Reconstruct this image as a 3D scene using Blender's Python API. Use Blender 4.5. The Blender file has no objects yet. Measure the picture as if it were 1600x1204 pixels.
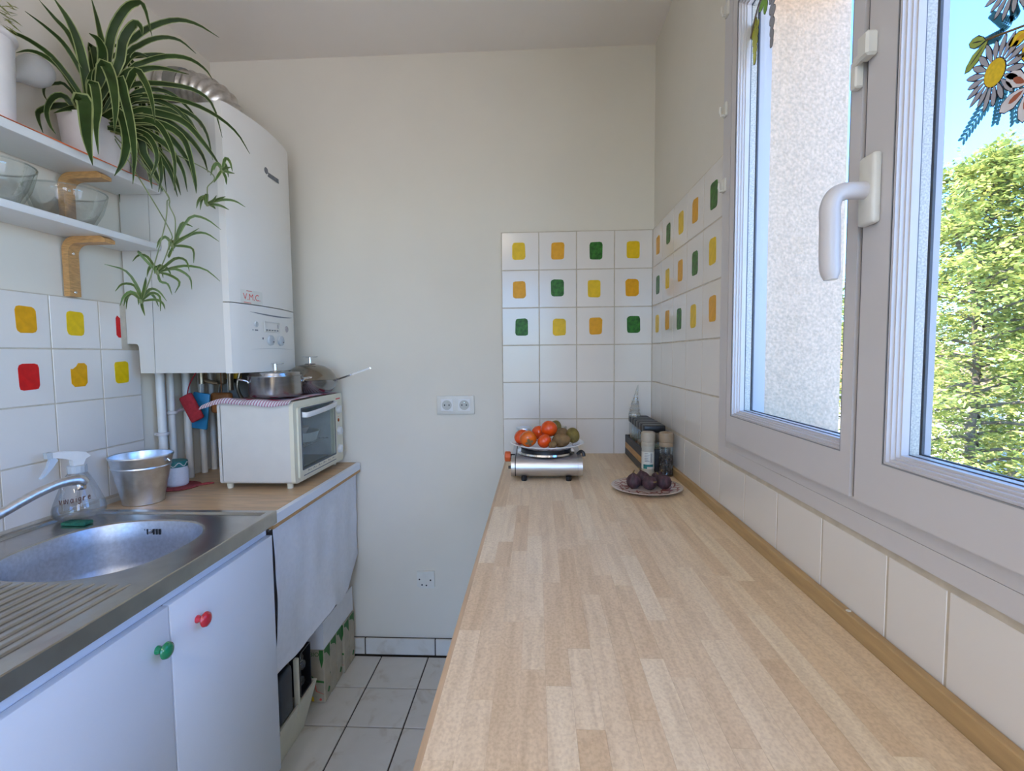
import bpy, bmesh, math, random
from mathutils import Vector, Matrix, Euler
random.seed(7)
C = bpy.context.scene.collection
SC = bpy.context.scene
PI = math.pi

# ---------------------------------------------------------------- camera, sky, sun, unseen fill lamps, exposure
HC = 1.2994
cam_d = bpy.data.cameras.new('camera'); cam = bpy.data.objects.new('camera', cam_d); C.objects.link(cam)
cam_d.sensor_width = 36.0; cam_d.lens = 773.2/1600*36; cam_d.clip_start = 0.02; cam_d.clip_end = 300
YAW, PITCH, ROLL = -.0504, -.0626, -.0094
_f = Vector((math.sin(YAW)*math.cos(PITCH), math.cos(YAW)*math.cos(PITCH), math.sin(PITCH)))
_r = Vector((math.cos(YAW), -math.sin(YAW), 0)); _u = _r.cross(_f)
_r2 = _r*math.cos(ROLL)+_u*math.sin(ROLL); _u2 = -_r*math.sin(ROLL)+_u*math.cos(ROLL)
cam.matrix_world = Matrix(((_r2.x,_u2.x,-_f.x,0),(_r2.y,_u2.y,-_f.y,0),(_r2.z,_u2.z,-_f.z,HC),(0,0,0,1)))
SC.camera = cam
SC.view_settings.view_transform = 'Standard'; SC.view_settings.look = 'None'
SC.view_settings.exposure = 0.0; SC.view_settings.gamma = 1.0; SC.view_settings.use_curve_mapping = False
W = bpy.data.worlds.new('sky'); SC.world = W; W.use_nodes = True
_n = W.node_tree.nodes; _l = W.node_tree.links
_sky = _n.new('ShaderNodeTexSky'); _sky.sky_type = 'NISHITA'; _sky.sun_disc = False
_sky.sun_elevation = math.radians(42); _sky.sun_rotation = math.radians(250); _sky.air_density = 1.0; _sky.dust_density = 0.7; _sky.ozone_density = 1.0
_wb = _n.new('ShaderNodeMixRGB'); _wb.blend_type = 'MULTIPLY'; _wb.inputs[0].default_value = 1; _wb.inputs[2].default_value = (.60, 1.10, 1.90, 1)
_l.new(_sky.outputs[0], _wb.inputs[1]); _l.new(_wb.outputs[0], _n['Background'].inputs[0]); _n['Background'].inputs[1].default_value = 0.76
sd = bpy.data.lights.new('sun', 'SUN'); sd.energy = 21.0; sd.angle = math.radians(.6); sd.color = (1, .95, .85)
so = bpy.data.objects.new('sun', sd); C.objects.link(so)
so.rotation_euler = Vector((.70, .22, -.68)).to_track_quat('-Z', 'Y').to_euler()
def area(name, loc, direc, sx, sy, e, col):
    d = bpy.data.lights.new(name, 'AREA'); d.shape = 'RECTANGLE'; d.size = sx; d.size_y = sy; d.energy = e; d.color = col
    o = bpy.data.objects.new(name, d); C.objects.link(o); o.location = loc
    o.rotation_euler = Vector(direc).to_track_quat('-Z', 'Y').to_euler(); return o
area('rear_window_daylight', (.60, -.95, 1.62), (-1, 0, -.08), 1.15, 1.05, 21, (.86, .88, .92))  # unseen fill added from the right rear to brighten the left side
area('glazed_door_daylight', (-.45, -2.25, 1.35), (.05, 1, .0), 1.3, 1.9, 5, (1.0, .86, .70))  # soft warm fill added out of view at the room's rear
area('ceiling_lamp', (-.45, -1.0, 2.46), (0, .1, -1), .35, .35, 9.5, (1.0, .84, .62))  # warm overhead fill, added behind the camera and never seen

# ---------------------------------------------------------------- materials
def nt(name):
    m = bpy.data.materials.new(name); m.use_nodes = True
    return m, m.node_tree.nodes, m.node_tree.links, m.node_tree.nodes['Principled BSDF']
def mat(name, col, rough=.5, metal=0.0, var=.05, scale=25, bump=0.0, bscale=150, spec=.5, coat=0.0, stretch=None, detail=3):
    m, n, l, b = nt(name)
    tc = n.new('ShaderNodeTexCoord'); mp = n.new('ShaderNodeMapping'); l.new(tc.outputs['Object'], mp.inputs[0])
    if stretch: mp.inputs['Scale'].default_value = stretch
    no = n.new('ShaderNodeTexNoise'); no.inputs['Scale'].default_value = scale; no.inputs['Detail'].default_value = detail
    l.new(mp.outputs[0], no.inputs['Vector'])
    cr = n.new('ShaderNodeValToRGB'); l.new(no.outputs['Fac'], cr.inputs[0])
    cr.color_ramp.elements[0].position = .3; cr.color_ramp.elements[1].position = .7
    cr.color_ramp.elements[0].color = tuple(max(0, c*(1-var)) for c in col)+(1,)
    cr.color_ramp.elements[1].color = tuple(min(1, c*(1+var)) for c in col)+(1,)
    l.new(cr.outputs[0], b.inputs['Base Color'])
    b.inputs['Roughness'].default_value = rough; b.inputs['Metallic'].default_value = metal
    b.inputs['Specular IOR Level'].default_value = spec; b.inputs['Coat Weight'].default_value = coat
    if bump:
        n2 = n.new('ShaderNodeTexNoise'); n2.inputs['Scale'].default_value = bscale; n2.inputs['Detail'].default_value = 4
        l.new(mp.outputs[0], n2.inputs['Vector'])
        bp = n.new('ShaderNodeBump'); bp.inputs['Strength'].default_value = bump; bp.inputs['Distance'].default_value = .002
        l.new(n2.outputs['Fac'], bp.inputs['Height']); l.new(bp.outputs[0], b.inputs['Normal'])
    return m
def glass(name, tint=(1,1,1), edge=(.75,.85,.82), f0=.04, body=.0, fmax=.42, nscale=9):
    m, n, l, b = nt(name); n.remove(b); out = n['Material Output']
    tr = n.new('ShaderNodeBsdfTransparent'); gl = n.new('ShaderNodeBsdfGlossy'); gl.inputs['Roughness'].default_value = .02
    no = n.new('ShaderNodeTexNoise'); no.inputs['Scale'].default_value = nscale
    lw = n.new('ShaderNodeLayerWeight'); lw.inputs[0].default_value = .25
    mx = n.new('ShaderNodeMixRGB'); mx.inputs[1].default_value = tint+(1,); mx.inputs[2].default_value = edge+(1,)
    l.new(lw.outputs['Facing'], mx.inputs[0]); l.new(mx.outputs[0], tr.inputs[0])
    mp = n.new('ShaderNodeMapRange'); mp.inputs['From Min'].default_value = 0; mp.inputs['From Max'].default_value = 1
    mp.inputs['To Min'].default_value = f0; mp.inputs['To Max'].default_value = fmax
    l.new(lw.outputs['Fresnel'], mp.inputs[0])
    ms = n.new('ShaderNodeMixShader'); l.new(mp.outputs[0], ms.inputs[0]); l.new(tr.outputs[0], ms.inputs[1]); l.new(gl.outputs[0], ms.inputs[2])
    df = n.new('ShaderNodeBsdfDiffuse'); df.inputs[0].default_value = edge+(1,)
    m2 = n.new('ShaderNodeMixShader'); mb = n.new('ShaderNodeMath'); mb.operation = 'MULTIPLY'; mb.inputs[1].default_value = body
    l.new(no.outputs['Fac'], mb.inputs[0]); l.new(mb.outputs[0], m2.inputs[0]); l.new(ms.outputs[0], m2.inputs[1]); l.new(df.outputs[0], m2.inputs[2])
    l.new(m2.outputs[0], out.inputs[0]); return m

M = {}
M['wall'] = mat('wall_paint', (.765,.705,.59), .65, bump=.10, bscale=90, var=.02, scale=4)
M['ceiling'] = mat('ceiling_paint', (.90,.83,.74), .75, bump=.06, var=.02, scale=3)
M['tile'] = mat('white_glazed_tile', (.795,.74,.67), .16, var=.012, scale=6, bump=.02, bscale=14)
M['grout'] = mat('wall_grout', (.58,.50,.385), .85, var=.10, scale=40, bump=.2)
M['dgrout'] = mat('dark_floor_grout', (.055,.045,.038), .9, var=.2, scale=60)
M['yellow'] = mat('yellow_print', (.80,.52,.006), .35, var=.08, scale=60, spec=.25)
M['orange'] = mat('amber_print', (.78,.37,.006), .35, var=.08, scale=60, spec=.25)
M['green'] = mat('green_print', (.028,.145,.010), .35, var=.5, scale=70, spec=.25)
M['red'] = mat('red_print', (.64,.012,.012), .35, var=.10, scale=60, spec=.25)
M['pvc'] = mat('white_window_pvc', (.64,.60,.58), .32, var=.01, scale=8)
M['pvcd'] = mat('grey_seal', (.10,.11,.13), .6)
M['greyseal'] = mat('grey_groove', (.30,.30,.31), .6)
M['spacer'] = mat('window_spacer', (.62,.58,.50), .4, var=.25, scale=400)
M['plastic'] = mat('ivory_plastic', (.75,.72,.64), .35)
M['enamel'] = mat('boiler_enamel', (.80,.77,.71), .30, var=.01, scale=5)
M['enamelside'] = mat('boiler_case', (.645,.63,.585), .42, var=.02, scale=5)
M['lam'] = mat('white_laminate', (.80,.845,.91), .33, var=.012, scale=4)
M['shelf'] = mat('white_shelf_board', (.82,.82,.80), .4, var=.02, scale=10)
M['pipe'] = mat('painted_pipe', (.72,.72,.69), .4, var=.03)
M['steel'] = mat('brushed_steel', (.36,.355,.35), .22, metal=1, var=.08, scale=14, stretch=(1,1,9), bump=.03, bscale=60)
M['steelsink'] = mat('sink_steel', (.52,.50,.47), .25, metal=1, var=.10, scale=18, bump=.04, bscale=500)
M['bowlsteel'] = mat('sink_bowl_steel', (.50,.53,.58), .42, metal=1, var=.10, scale=120, bump=.03, bscale=400)
M['chrome'] = mat('chrome', (.78,.78,.79), .08, metal=1, var=.02)
M['zinc'] = mat('galvanised_zinc', (.74,.80,.87), .33, metal=1, var=.13, scale=30, bump=.04, bscale=40)
M['foil'] = mat('aluminium_duct', (.62,.60,.57), .30, metal=1, var=.2, scale=50, bump=.3, bscale=90)
M['black'] = mat('black_plastic', (.012,.013,.016), .35, var=.2)
M['bluegreyblack'] = mat('blue_black_plastic', (.018,.026,.040), .38, var=.2)
M['redknob'] = mat('red_lacquer', (.62,.02,.04), .18, coat=.5, var=.03)
M['greenknob'] = mat('green_lacquer', (.004,.23,.09), .18, coat=.5, var=.03)
M['bracket'] = mat('varnished_wood', (.52,.28,.10), .4, var=.22, scale=18, stretch=(3,3,14))
M['batten'] = mat('pine_batten', (.48,.31,.14), .5, var=.14, scale=14, stretch=(6,.7,6), bump=.05)
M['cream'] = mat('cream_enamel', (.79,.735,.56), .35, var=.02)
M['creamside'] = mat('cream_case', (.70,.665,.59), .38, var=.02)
M['cavity'] = mat('oven_cavity', (.55,.57,.57), .45, var=.12)
M['cotton'] = mat('white_cotton', (.84,.86,.90), .9, var=.03, scale=60, bump=.25, bscale=700)
M['board'] = mat('white_card', (.80,.81,.83), .7, var=.03)
M['boxcream'] = mat('cream_crate', (.70,.68,.55), .5, var=.06, scale=9)
M['terra'] = mat('orange_liner', (.75,.16,.05), .6, var=.15)
M['ceram'] = mat('white_ceramic', (.80,.76,.73), .3, var=.03)
M['soil'] = mat('potting_soil', (.05,.035,.025), .95, var=.5, scale=90, bump=.8)
M['leafg'] = mat('spider_leaf_green', (.022,.046,.008), .5, var=.35, scale=18, spec=.25)
M['leafc'] = mat('spider_leaf_margin', (.27,.31,.12), .5, var=.2, scale=25, spec=.25)
M['leafl'] = mat('plantlet_green', (.075,.135,.028), .45, var=.3, scale=30)
M['runner'] = mat('runner_stem', (.20,.24,.10), .5, var=.25)
M['sponge'] = mat('green_sponge', (.02,.14,.09), .95, var=.25, scale=200, bump=.7)
M['crochet'] = mat('red_crochet', (.40,.07,.07), .95, var=.35, scale=160, bump=1, bscale=350)
M['salt'] = mat('white_powder', (.80,.80,.82), .8, var=.05, scale=200)
M['teal'] = mat('teal_print', (.02,.18,.17), .5, var=.4, scale=60)
M['persimmon'] = mat('persimmon_skin', (.76,.075,.004), .20, var=.22, scale=22, coat=.35)
M['persimmong'] = mat('ripening_persimmon_skin', (.70,.13,.006), .22, var=.40, scale=16, coat=.35)
M['kiwi'] = mat('kiwi_skin', (.24,.14,.055), .8, var=.25, scale=60, bump=.6, bscale=500)
M['kiwig'] = mat('greenish_kiwi_skin', (.21,.155,.035), .6, var=.25, scale=60, bump=.4, bscale=500)
M['fig'] = mat('fig_skin', (.075,.035,.045), .6, var=.6, scale=30, stretch=(3,3,1), bump=.25, bscale=120)
M['stem'] = mat('dry_stem', (.20,.13,.05), .8, var=.3)
M['walnutcap'] = mat('grinder_cap_beige', (.47,.41,.32), .5, var=.12, scale=30)
M['browncap'] = mat('grinder_cap_brown', (.34,.25,.16), .5, var=.15, scale=30)
M['rackwood'] = mat('rack_light_wood', (.50,.27,.09), .5, var=.15, scale=20, stretch=(5,1,5))
M['rackgrey'] = mat('rack_grey_stain', (.040,.040,.042), .55, var=.25, scale=18, stretch=(5,1,5))
M['label'] = mat('paper_label', (.72,.71,.64), .6, var=.05)
M['ink'] = mat('dark_ink', (.05,.03,.03), .6)
M['redink'] = mat('red_ink', (.72,.10,.08), .5)
M['greyink'] = mat('grey_ink', (.16,.17,.19), .5)
M['greenink'] = mat('green_ink', (.03,.16,.03), .6, var=.2)
M['stoveblack'] = mat('black_burner_enamel', (.01,.012,.016), .3)
M['stovegrey'] = mat('stove_aluminium', (.62,.62,.63), .36, metal=1, var=.08, scale=20, stretch=(.6,8,8))
M['orangeknob'] = mat('orange_red_knob', (.70,.12,.03), .4)
M['redcloth'] = mat('red_cloth', (.38,.025,.035), .9, var=.2, scale=70, bump=.3)
M['blueplast'] = mat('blue_packet', (.03,.22,.42), .35, var=.25, scale=20)
M['brownpouch'] = mat('brown_pouch', (.33,.12,.03), .6, var=.3, scale=16)
M['yellowpl'] = mat('yellow_plastic', (.70,.47,.02), .4)
M['tin'] = mat('grey_tin', (.26,.26,.24), .5, metal=.5, var=.12)
M['brass'] = mat('valve_metal', (.35,.30,.22), .35, metal=1, var=.2)
M['stucco'] = mat('roughcast', (.80,.57,.38), .95, var=.17, scale=150, bump=1.0, bscale=130, detail=5)
M['facade'] = mat('facade_paint', (.74,.68,.62), .9, var=.05, bump=.4, bscale=60)
M['grass'] = mat('pale_paving', (.58,.53,.50), .95, var=.25, scale=1.5)
M['bark'] = mat('bark', (.16,.12,.09), .9, var=.4, scale=12, bump=.7, bscale=30)
M['roof'] = mat('roof_tiles', (.50,.22,.10), .85, var=.2, scale=6)
M['walnutbox'] = mat('beige_carton', (.44,.39,.29), .6, var=.12, scale=25)  # beige darkened so the colour carries the shade under the worktop
M['zincknob'] = mat('grey_knob', (.50,.54,.56), .4)
M['gauge'] = mat('gauge_face', (.40,.36,.37), .3, var=.2, scale=90)
M['plastwhite'] = mat('white_plastic', (.79,.775,.74), .3)
M['zincknob2'] = mat('pale_blue_plastic', (.55,.62,.70), .35)
M['brownink'] = mat('brown_marker', (.13,.06,.05), .5)
M['gold'] = mat('gold_print', (.50,.36,.13), .35)
M['amberlamp'] = mat('amber_lens', (.45,.10,.02), .2)
M['chromesat'] = mat('satin_steel_dome', (.27,.25,.22), .15, metal=1, var=.08, scale=10)
M['wellgrey'] = mat('socket_well', (.52,.52,.47), .5)
M['greenlabel'] = mat('green_white_label', (.35,.45,.33), .5, var=.9, scale=50)
M['label2'] = mat('frosted_salt_glass', (.47,.45,.38), .3, var=.06)
M['fern2'] = mat('dried_herbs', (.22,.22,.10), .9, var=.4, scale=200)
M['redspice'] = mat('paprika', (.35,.10,.04), .9, var=.3, scale=200)
M['ornglass'] = glass('ornament_glass', (.95,.96,.95), (.55,.58,.56), .10, .10)
M['redmark'] = mat('rust_petal_mark', (.42,.12,.06), .5)
M['amberfilm'] = mat('amber_film', (.75,.38,.02), .5)
M['filmgrape'] = mat('yellow_green_grape_film', (.50,.50,.03), .4, var=.2)
M['filmgreen2'] = mat('bright_green_film', (.22,.45,.04), .4, var=.2)
M['petal'] = mat('grey_petal_film', (.42,.41,.44), .5, var=.06)
M['petalw'] = mat('white_petal_film', (.80,.76,.76), .5, var=.1, scale=60)
M['filmyel'] = mat('yellow_film', (.85,.58,.02), .4, var=.1, scale=300)
M['filmgreen'] = mat('green_film', (.36,.44,.08), .4, var=.2, scale=90)
M['filmblue'] = mat('blue_fern_film', (.07,.33,.52), .5, var=.25, scale=90)
M['filmgrey'] = mat('grey_grape_film', (.34,.34,.36), .5)
M['outline'] = mat('dark_film_outline', (.02,.018,.03), .5)
M['pane'] = glass('window_glass', (.985,.99,.985), (.95,.97,.96), .006, 0, .035)
M['glass'] = glass('clear_glass', (.985,.99,.988), (.86,.91,.89), .05, .03)
M['bottle'] = glass('clear_bottle', (.985,.988,.99), (.78,.82,.86), .05, .04)
M['liquid'] = glass('clear_liquid', (.95,.96,.965), (.86,.89,.91), .05, .04)
M['globe'] = glass('frosted_globe', (.90,.90,.90), (.80,.80,.785), .06, .8, .4, .6)
M['ovenglass'] = glass('smoked_oven_glass', (.92,.95,.95), (.75,.80,.80), .04, .02, .14)

def floor_tile_mat():
    m, n, l, b = nt('marbled_floor_tile')
    g = n.new('ShaderNodeNewGeometry'); oi = n.new('ShaderNodeObjectInfo'); ad = n.new('ShaderNodeVectorMath'); ad.operation = 'ADD'
    cx = n.new('ShaderNodeCombineXYZ'); mu = n.new('ShaderNodeMath'); mu.operation = 'MULTIPLY'; mu.inputs[1].default_value = 37
    l.new(oi.outputs['Random'], mu.inputs[0]); l.new(mu.outputs[0], cx.inputs[2])
    l.new(g.outputs['Position'], ad.inputs[0]); l.new(cx.outputs[0], ad.inputs[1])
    no = n.new('ShaderNodeTexNoise'); no.inputs['Scale'].default_value = 9; no.inputs['Detail'].default_value = 7; no.inputs['Distortion'].default_value = 1.2
    l.new(ad.outputs[0], no.inputs['Vector'])
    cr = n.new('ShaderNodeValToRGB'); l.new(no.outputs['Fac'], cr.inputs[0])
    e = cr.color_ramp.elements; e[0].position = .30; e[0].color = (.58,.53,.45,1); e[1].position = .42; e[1].color = (.68,.655,.59,1)
    e2 = cr.color_ramp.elements.new(.75); e2.color = (.715,.69,.63,1)
    l.new(cr.outputs[0], b.inputs['Base Color']); b.inputs['Roughness'].default_value = .22
    return m
M['floortile'] = floor_tile_mat()
def stave_mat():
    m, n, l, b = nt('beech_stave')
    g = n.new('ShaderNodeNewGeometry'); oi = n.new('ShaderNodeObjectInfo')
    mu = n.new('ShaderNodeMath'); mu.operation = 'MULTIPLY'; mu.inputs[1].default_value = 61; l.new(oi.outputs['Random'], mu.inputs[0])
    cx = n.new('ShaderNodeCombineXYZ'); l.new(mu.outputs[0], cx.inputs[2]); l.new(mu.outputs[0], cx.inputs[1])
    ad = n.new('ShaderNodeVectorMath'); ad.operation = 'ADD'; l.new(g.outputs['Position'], ad.inputs[0]); l.new(cx.outputs[0], ad.inputs[1])
    mp = n.new('ShaderNodeMapping'); mp.inputs['Scale'].default_value = (70, 5, 70); l.new(ad.outputs[0], mp.inputs[0])
    no = n.new('ShaderNodeTexNoise'); no.inputs['Scale'].default_value = 1; no.inputs['Detail'].default_value = 6; no.inputs['Distortion'].default_value = .6
    l.new(mp.outputs[0], no.inputs['Vector'])
    mp2 = n.new('ShaderNodeMapping'); mp2.inputs['Scale'].default_value = (260, 190, 260); l.new(ad.outputs[0], mp2.inputs[0])
    n2 = n.new('ShaderNodeTexNoise'); n2.inputs['Scale'].default_value = 1; n2.inputs['Detail'].default_value = 3; l.new(mp2.outputs[0], n2.inputs['Vector'])
    base = n.new('ShaderNodeValToRGB'); l.new(oi.outputs['Random'], base.inputs[0])
    e = base.color_ramp.elements; e[0].position = 0; e[0].color = (.75,.56,.355,1); e[1].position = 1; e[1].color = (.895,.75,.54,1)
    k = base.color_ramp.elements.new(.35); k.color = (.815,.64,.43,1); k = base.color_ramp.elements.new(.7); k.color = (.855,.695,.485,1)
    gr = n.new('ShaderNodeValToRGB'); l.new(no.outputs['Fac'], gr.inputs[0])
    gr.color_ramp.elements[0].position = .3; gr.color_ramp.elements[0].color = (.88,.84,.79,1); gr.color_ramp.elements[1].position = .62; gr.color_ramp.elements[1].color = (1.03,1.02,1.0,1)
    m1 = n.new('ShaderNodeMixRGB'); m1.blend_type = 'MULTIPLY'; m1.inputs[0].default_value = 1; l.new(base.outputs[0], m1.inputs[1]); l.new(gr.outputs[0], m1.inputs[2])
    sp = n.new('ShaderNodeValToRGB'); l.new(n2.outputs['Fac'], sp.inputs[0])
    sp.color_ramp.elements[0].position = .35; sp.color_ramp.elements[0].color = (.90,.87,.84,1); sp.color_ramp.elements[1].position = .6; sp.color_ramp.elements[1].color = (1.04,1.04,1.04,1)
    m2 = n.new('ShaderNodeMixRGB'); m2.blend_type = 'MULTIPLY'; m2.inputs[0].default_value = 1; l.new(m1.outputs[0], m2.inputs[1]); l.new(sp.outputs[0], m2.inputs[2])
    l.new(m2.outputs[0], b.inputs['Base Color'])
    rr = n.new('ShaderNodeMapRange'); l.new(n2.outputs['Fac'], rr.inputs[0]); rr.inputs['To Min'].default_value = .34; rr.inputs['To Max'].default_value = .5
    l.new(rr.outputs[0], b.inputs['Roughness'])
    return m
M['stave'] = stave_mat()
M['beechcore'] = mat('beech_edge', (.60,.41,.25), .42, var=.14, scale=12, stretch=(8,.6,8))
M['leftwood'] = mat('beech_laminate', (.62,.42,.235), .36, var=.16, scale=9, stretch=(1.2,7,7))
def towel_mat():
    m, n, l, b = nt('checked_towel')
    tc = n.new('ShaderNodeTexCoord'); sx = n.new('ShaderNodeSeparateXYZ'); l.new(tc.outputs['Object'], sx.inputs[0])
    def stripes(sock, freq, thr):
        a = n.new('ShaderNodeMath'); a.operation = 'MULTIPLY'; a.inputs[1].default_value = freq; l.new(sock, a.inputs[0])
        f = n.new('ShaderNodeMath'); f.operation = 'FRACT'; l.new(a.outputs[0], f.inputs[0])
        g = n.new('ShaderNodeMath'); g.operation = 'GREATER_THAN'; g.inputs[1].default_value = thr; l.new(f.outputs[0], g.inputs[0]); return g.outputs[0]
    s1 = stripes(sx.outputs[0], 105, .55); s2 = stripes(sx.outputs[0], 11, .60); s3 = stripes(sx.outputs[1], 9, .66)
    c1 = n.new('ShaderNodeMixRGB'); c1.inputs[1].default_value = (.80,.77,.79,1); c1.inputs[2].default_value = (.52,.24,.33,1); l.new(s1, c1.inputs[0])
    mm = n.new('ShaderNodeMath'); mm.operation = 'MULTIPLY'; l.new(s2, mm.inputs[0]); l.new(s3, mm.inputs[1])
    c2 = n.new('ShaderNodeMixRGB'); c2.inputs[2].default_value = (.50,.04,.10,1); l.new(mm.outputs[0], c2.inputs[0]); l.new(c1.outputs[0], c2.inputs[1])
    l.new(c2.outputs[0], b.inputs['Base Color']); b.inputs['Roughness'].default_value = .95; return m
M['towel'] = towel_mat()
def plate_mat(name, col, pat):
    m, n, l, b = nt(name)
    tc = n.new('ShaderNodeTexCoord'); ln = n.new('ShaderNodeVectorMath'); ln.operation = 'LENGTH'
    mp = n.new('ShaderNodeMapping'); mp.inputs['Scale'].default_value = (1,1,0); l.new(tc.outputs['Object'], mp.inputs[0]); l.new(mp.outputs[0], ln.inputs[0])
    vo = n.new('ShaderNodeTexVoronoi'); vo.inputs['Scale'].default_value = 42; vo.feature = 'DISTANCE_TO_EDGE'; l.new(tc.outputs['Object'], vo.inputs['Vector'])
    lt = n.new('ShaderNodeMath'); lt.operation = 'LESS_THAN'; lt.inputs[1].default_value = .09; l.new(vo.outputs['Distance'], lt.inputs[0])
    g1 = n.new('ShaderNodeMath'); g1.operation = 'GREATER_THAN'; g1.inputs[1].default_value = pat[0]; l.new(ln.outputs['Value'], g1.inputs[0])
    g2 = n.new('ShaderNodeMath'); g2.operation = 'LESS_THAN'; g2.inputs[1].default_value = pat[1]; l.new(ln.outputs['Value'], g2.inputs[0])
    a = n.new('ShaderNodeMath'); a.operation = 'MULTIPLY'; l.new(g1.outputs[0], a.inputs[0]); l.new(g2.outputs[0], a.inputs[1])
    a2 = n.new('ShaderNodeMath'); a2.operation = 'MULTIPLY'; l.new(a.outputs[0], a2.inputs[0]); l.new(lt.outputs[0], a2.inputs[1])
    mx = n.new('ShaderNodeMixRGB'); mx.inputs[1].default_value = col; mx.inputs[2].default_value = pat[2]; l.new(a2.outputs[0], mx.inputs[0])
    l.new(mx.outputs[0], b.inputs['Base Color']); b.inputs['Roughness'].default_value = .18; return m
M['plate1'] = plate_mat('white_plate_glaze', (.88,.86,.85,1), (.085,.112,(.50,.36,.40,1)))
M['plate2'] = plate_mat('pink_patterned_plate_glaze', (.68,.56,.49,1), (.045,.098,(.33,.12,.11,1)))
def island_mat(name, cols, rough=.6, trans=.0):
    m, n, l, b = nt(name)
    g = n.new('ShaderNodeNewGeometry'); cr = n.new('ShaderNodeValToRGB'); l.new(g.outputs['Random Per Island'], cr.inputs[0])
    e = cr.color_ramp.elements; e[0].color = cols[0]+(1,); e[1].color = cols[-1]+(1,)
    for i, c in enumerate(cols[1:-1]): k = cr.color_ramp.elements.new((i+1)/(len(cols)-1)); k.color = c+(1,)
    l.new(cr.outputs[0], b.inputs['Base Color']); b.inputs['Roughness'].default_value = rough
    if trans:
        t = n.new('ShaderNodeBsdfTranslucent'); l.new(cr.outputs[0], t.inputs[0]); mx = n.new('ShaderNodeMixShader'); mx.inputs[0].default_value = trans
        l.new(b.outputs[0], mx.inputs[1]); l.new(t.outputs[0], mx.inputs[2]); l.new(mx.outputs[0], n['Material Output'].inputs[0])
    return m
M['treeleaf'] = island_mat('tree_leaf', [(.15,.20,.05),(.36,.41,.10),(.62,.58,.17),(.50,.52,.15)], .5, .35)
M['treeleafd'] = island_mat('shrub_leaf', [(.17,.24,.06),(.36,.42,.12),(.56,.54,.17)], .5, .3)
M['pepper'] = island_mat('peppercorns', [(.02,.016,.014),(.06,.045,.035),(.16,.13,.10),(.05,.03,.03)], .6)
M['fern'] = island_mat('feathery_leaf', [(.22,.26,.07),(.38,.40,.14),(.30,.33,.12)], .6, .2)
M['pink'] = mat('pink_petal', (.55,.12,.36), .6)

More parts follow.
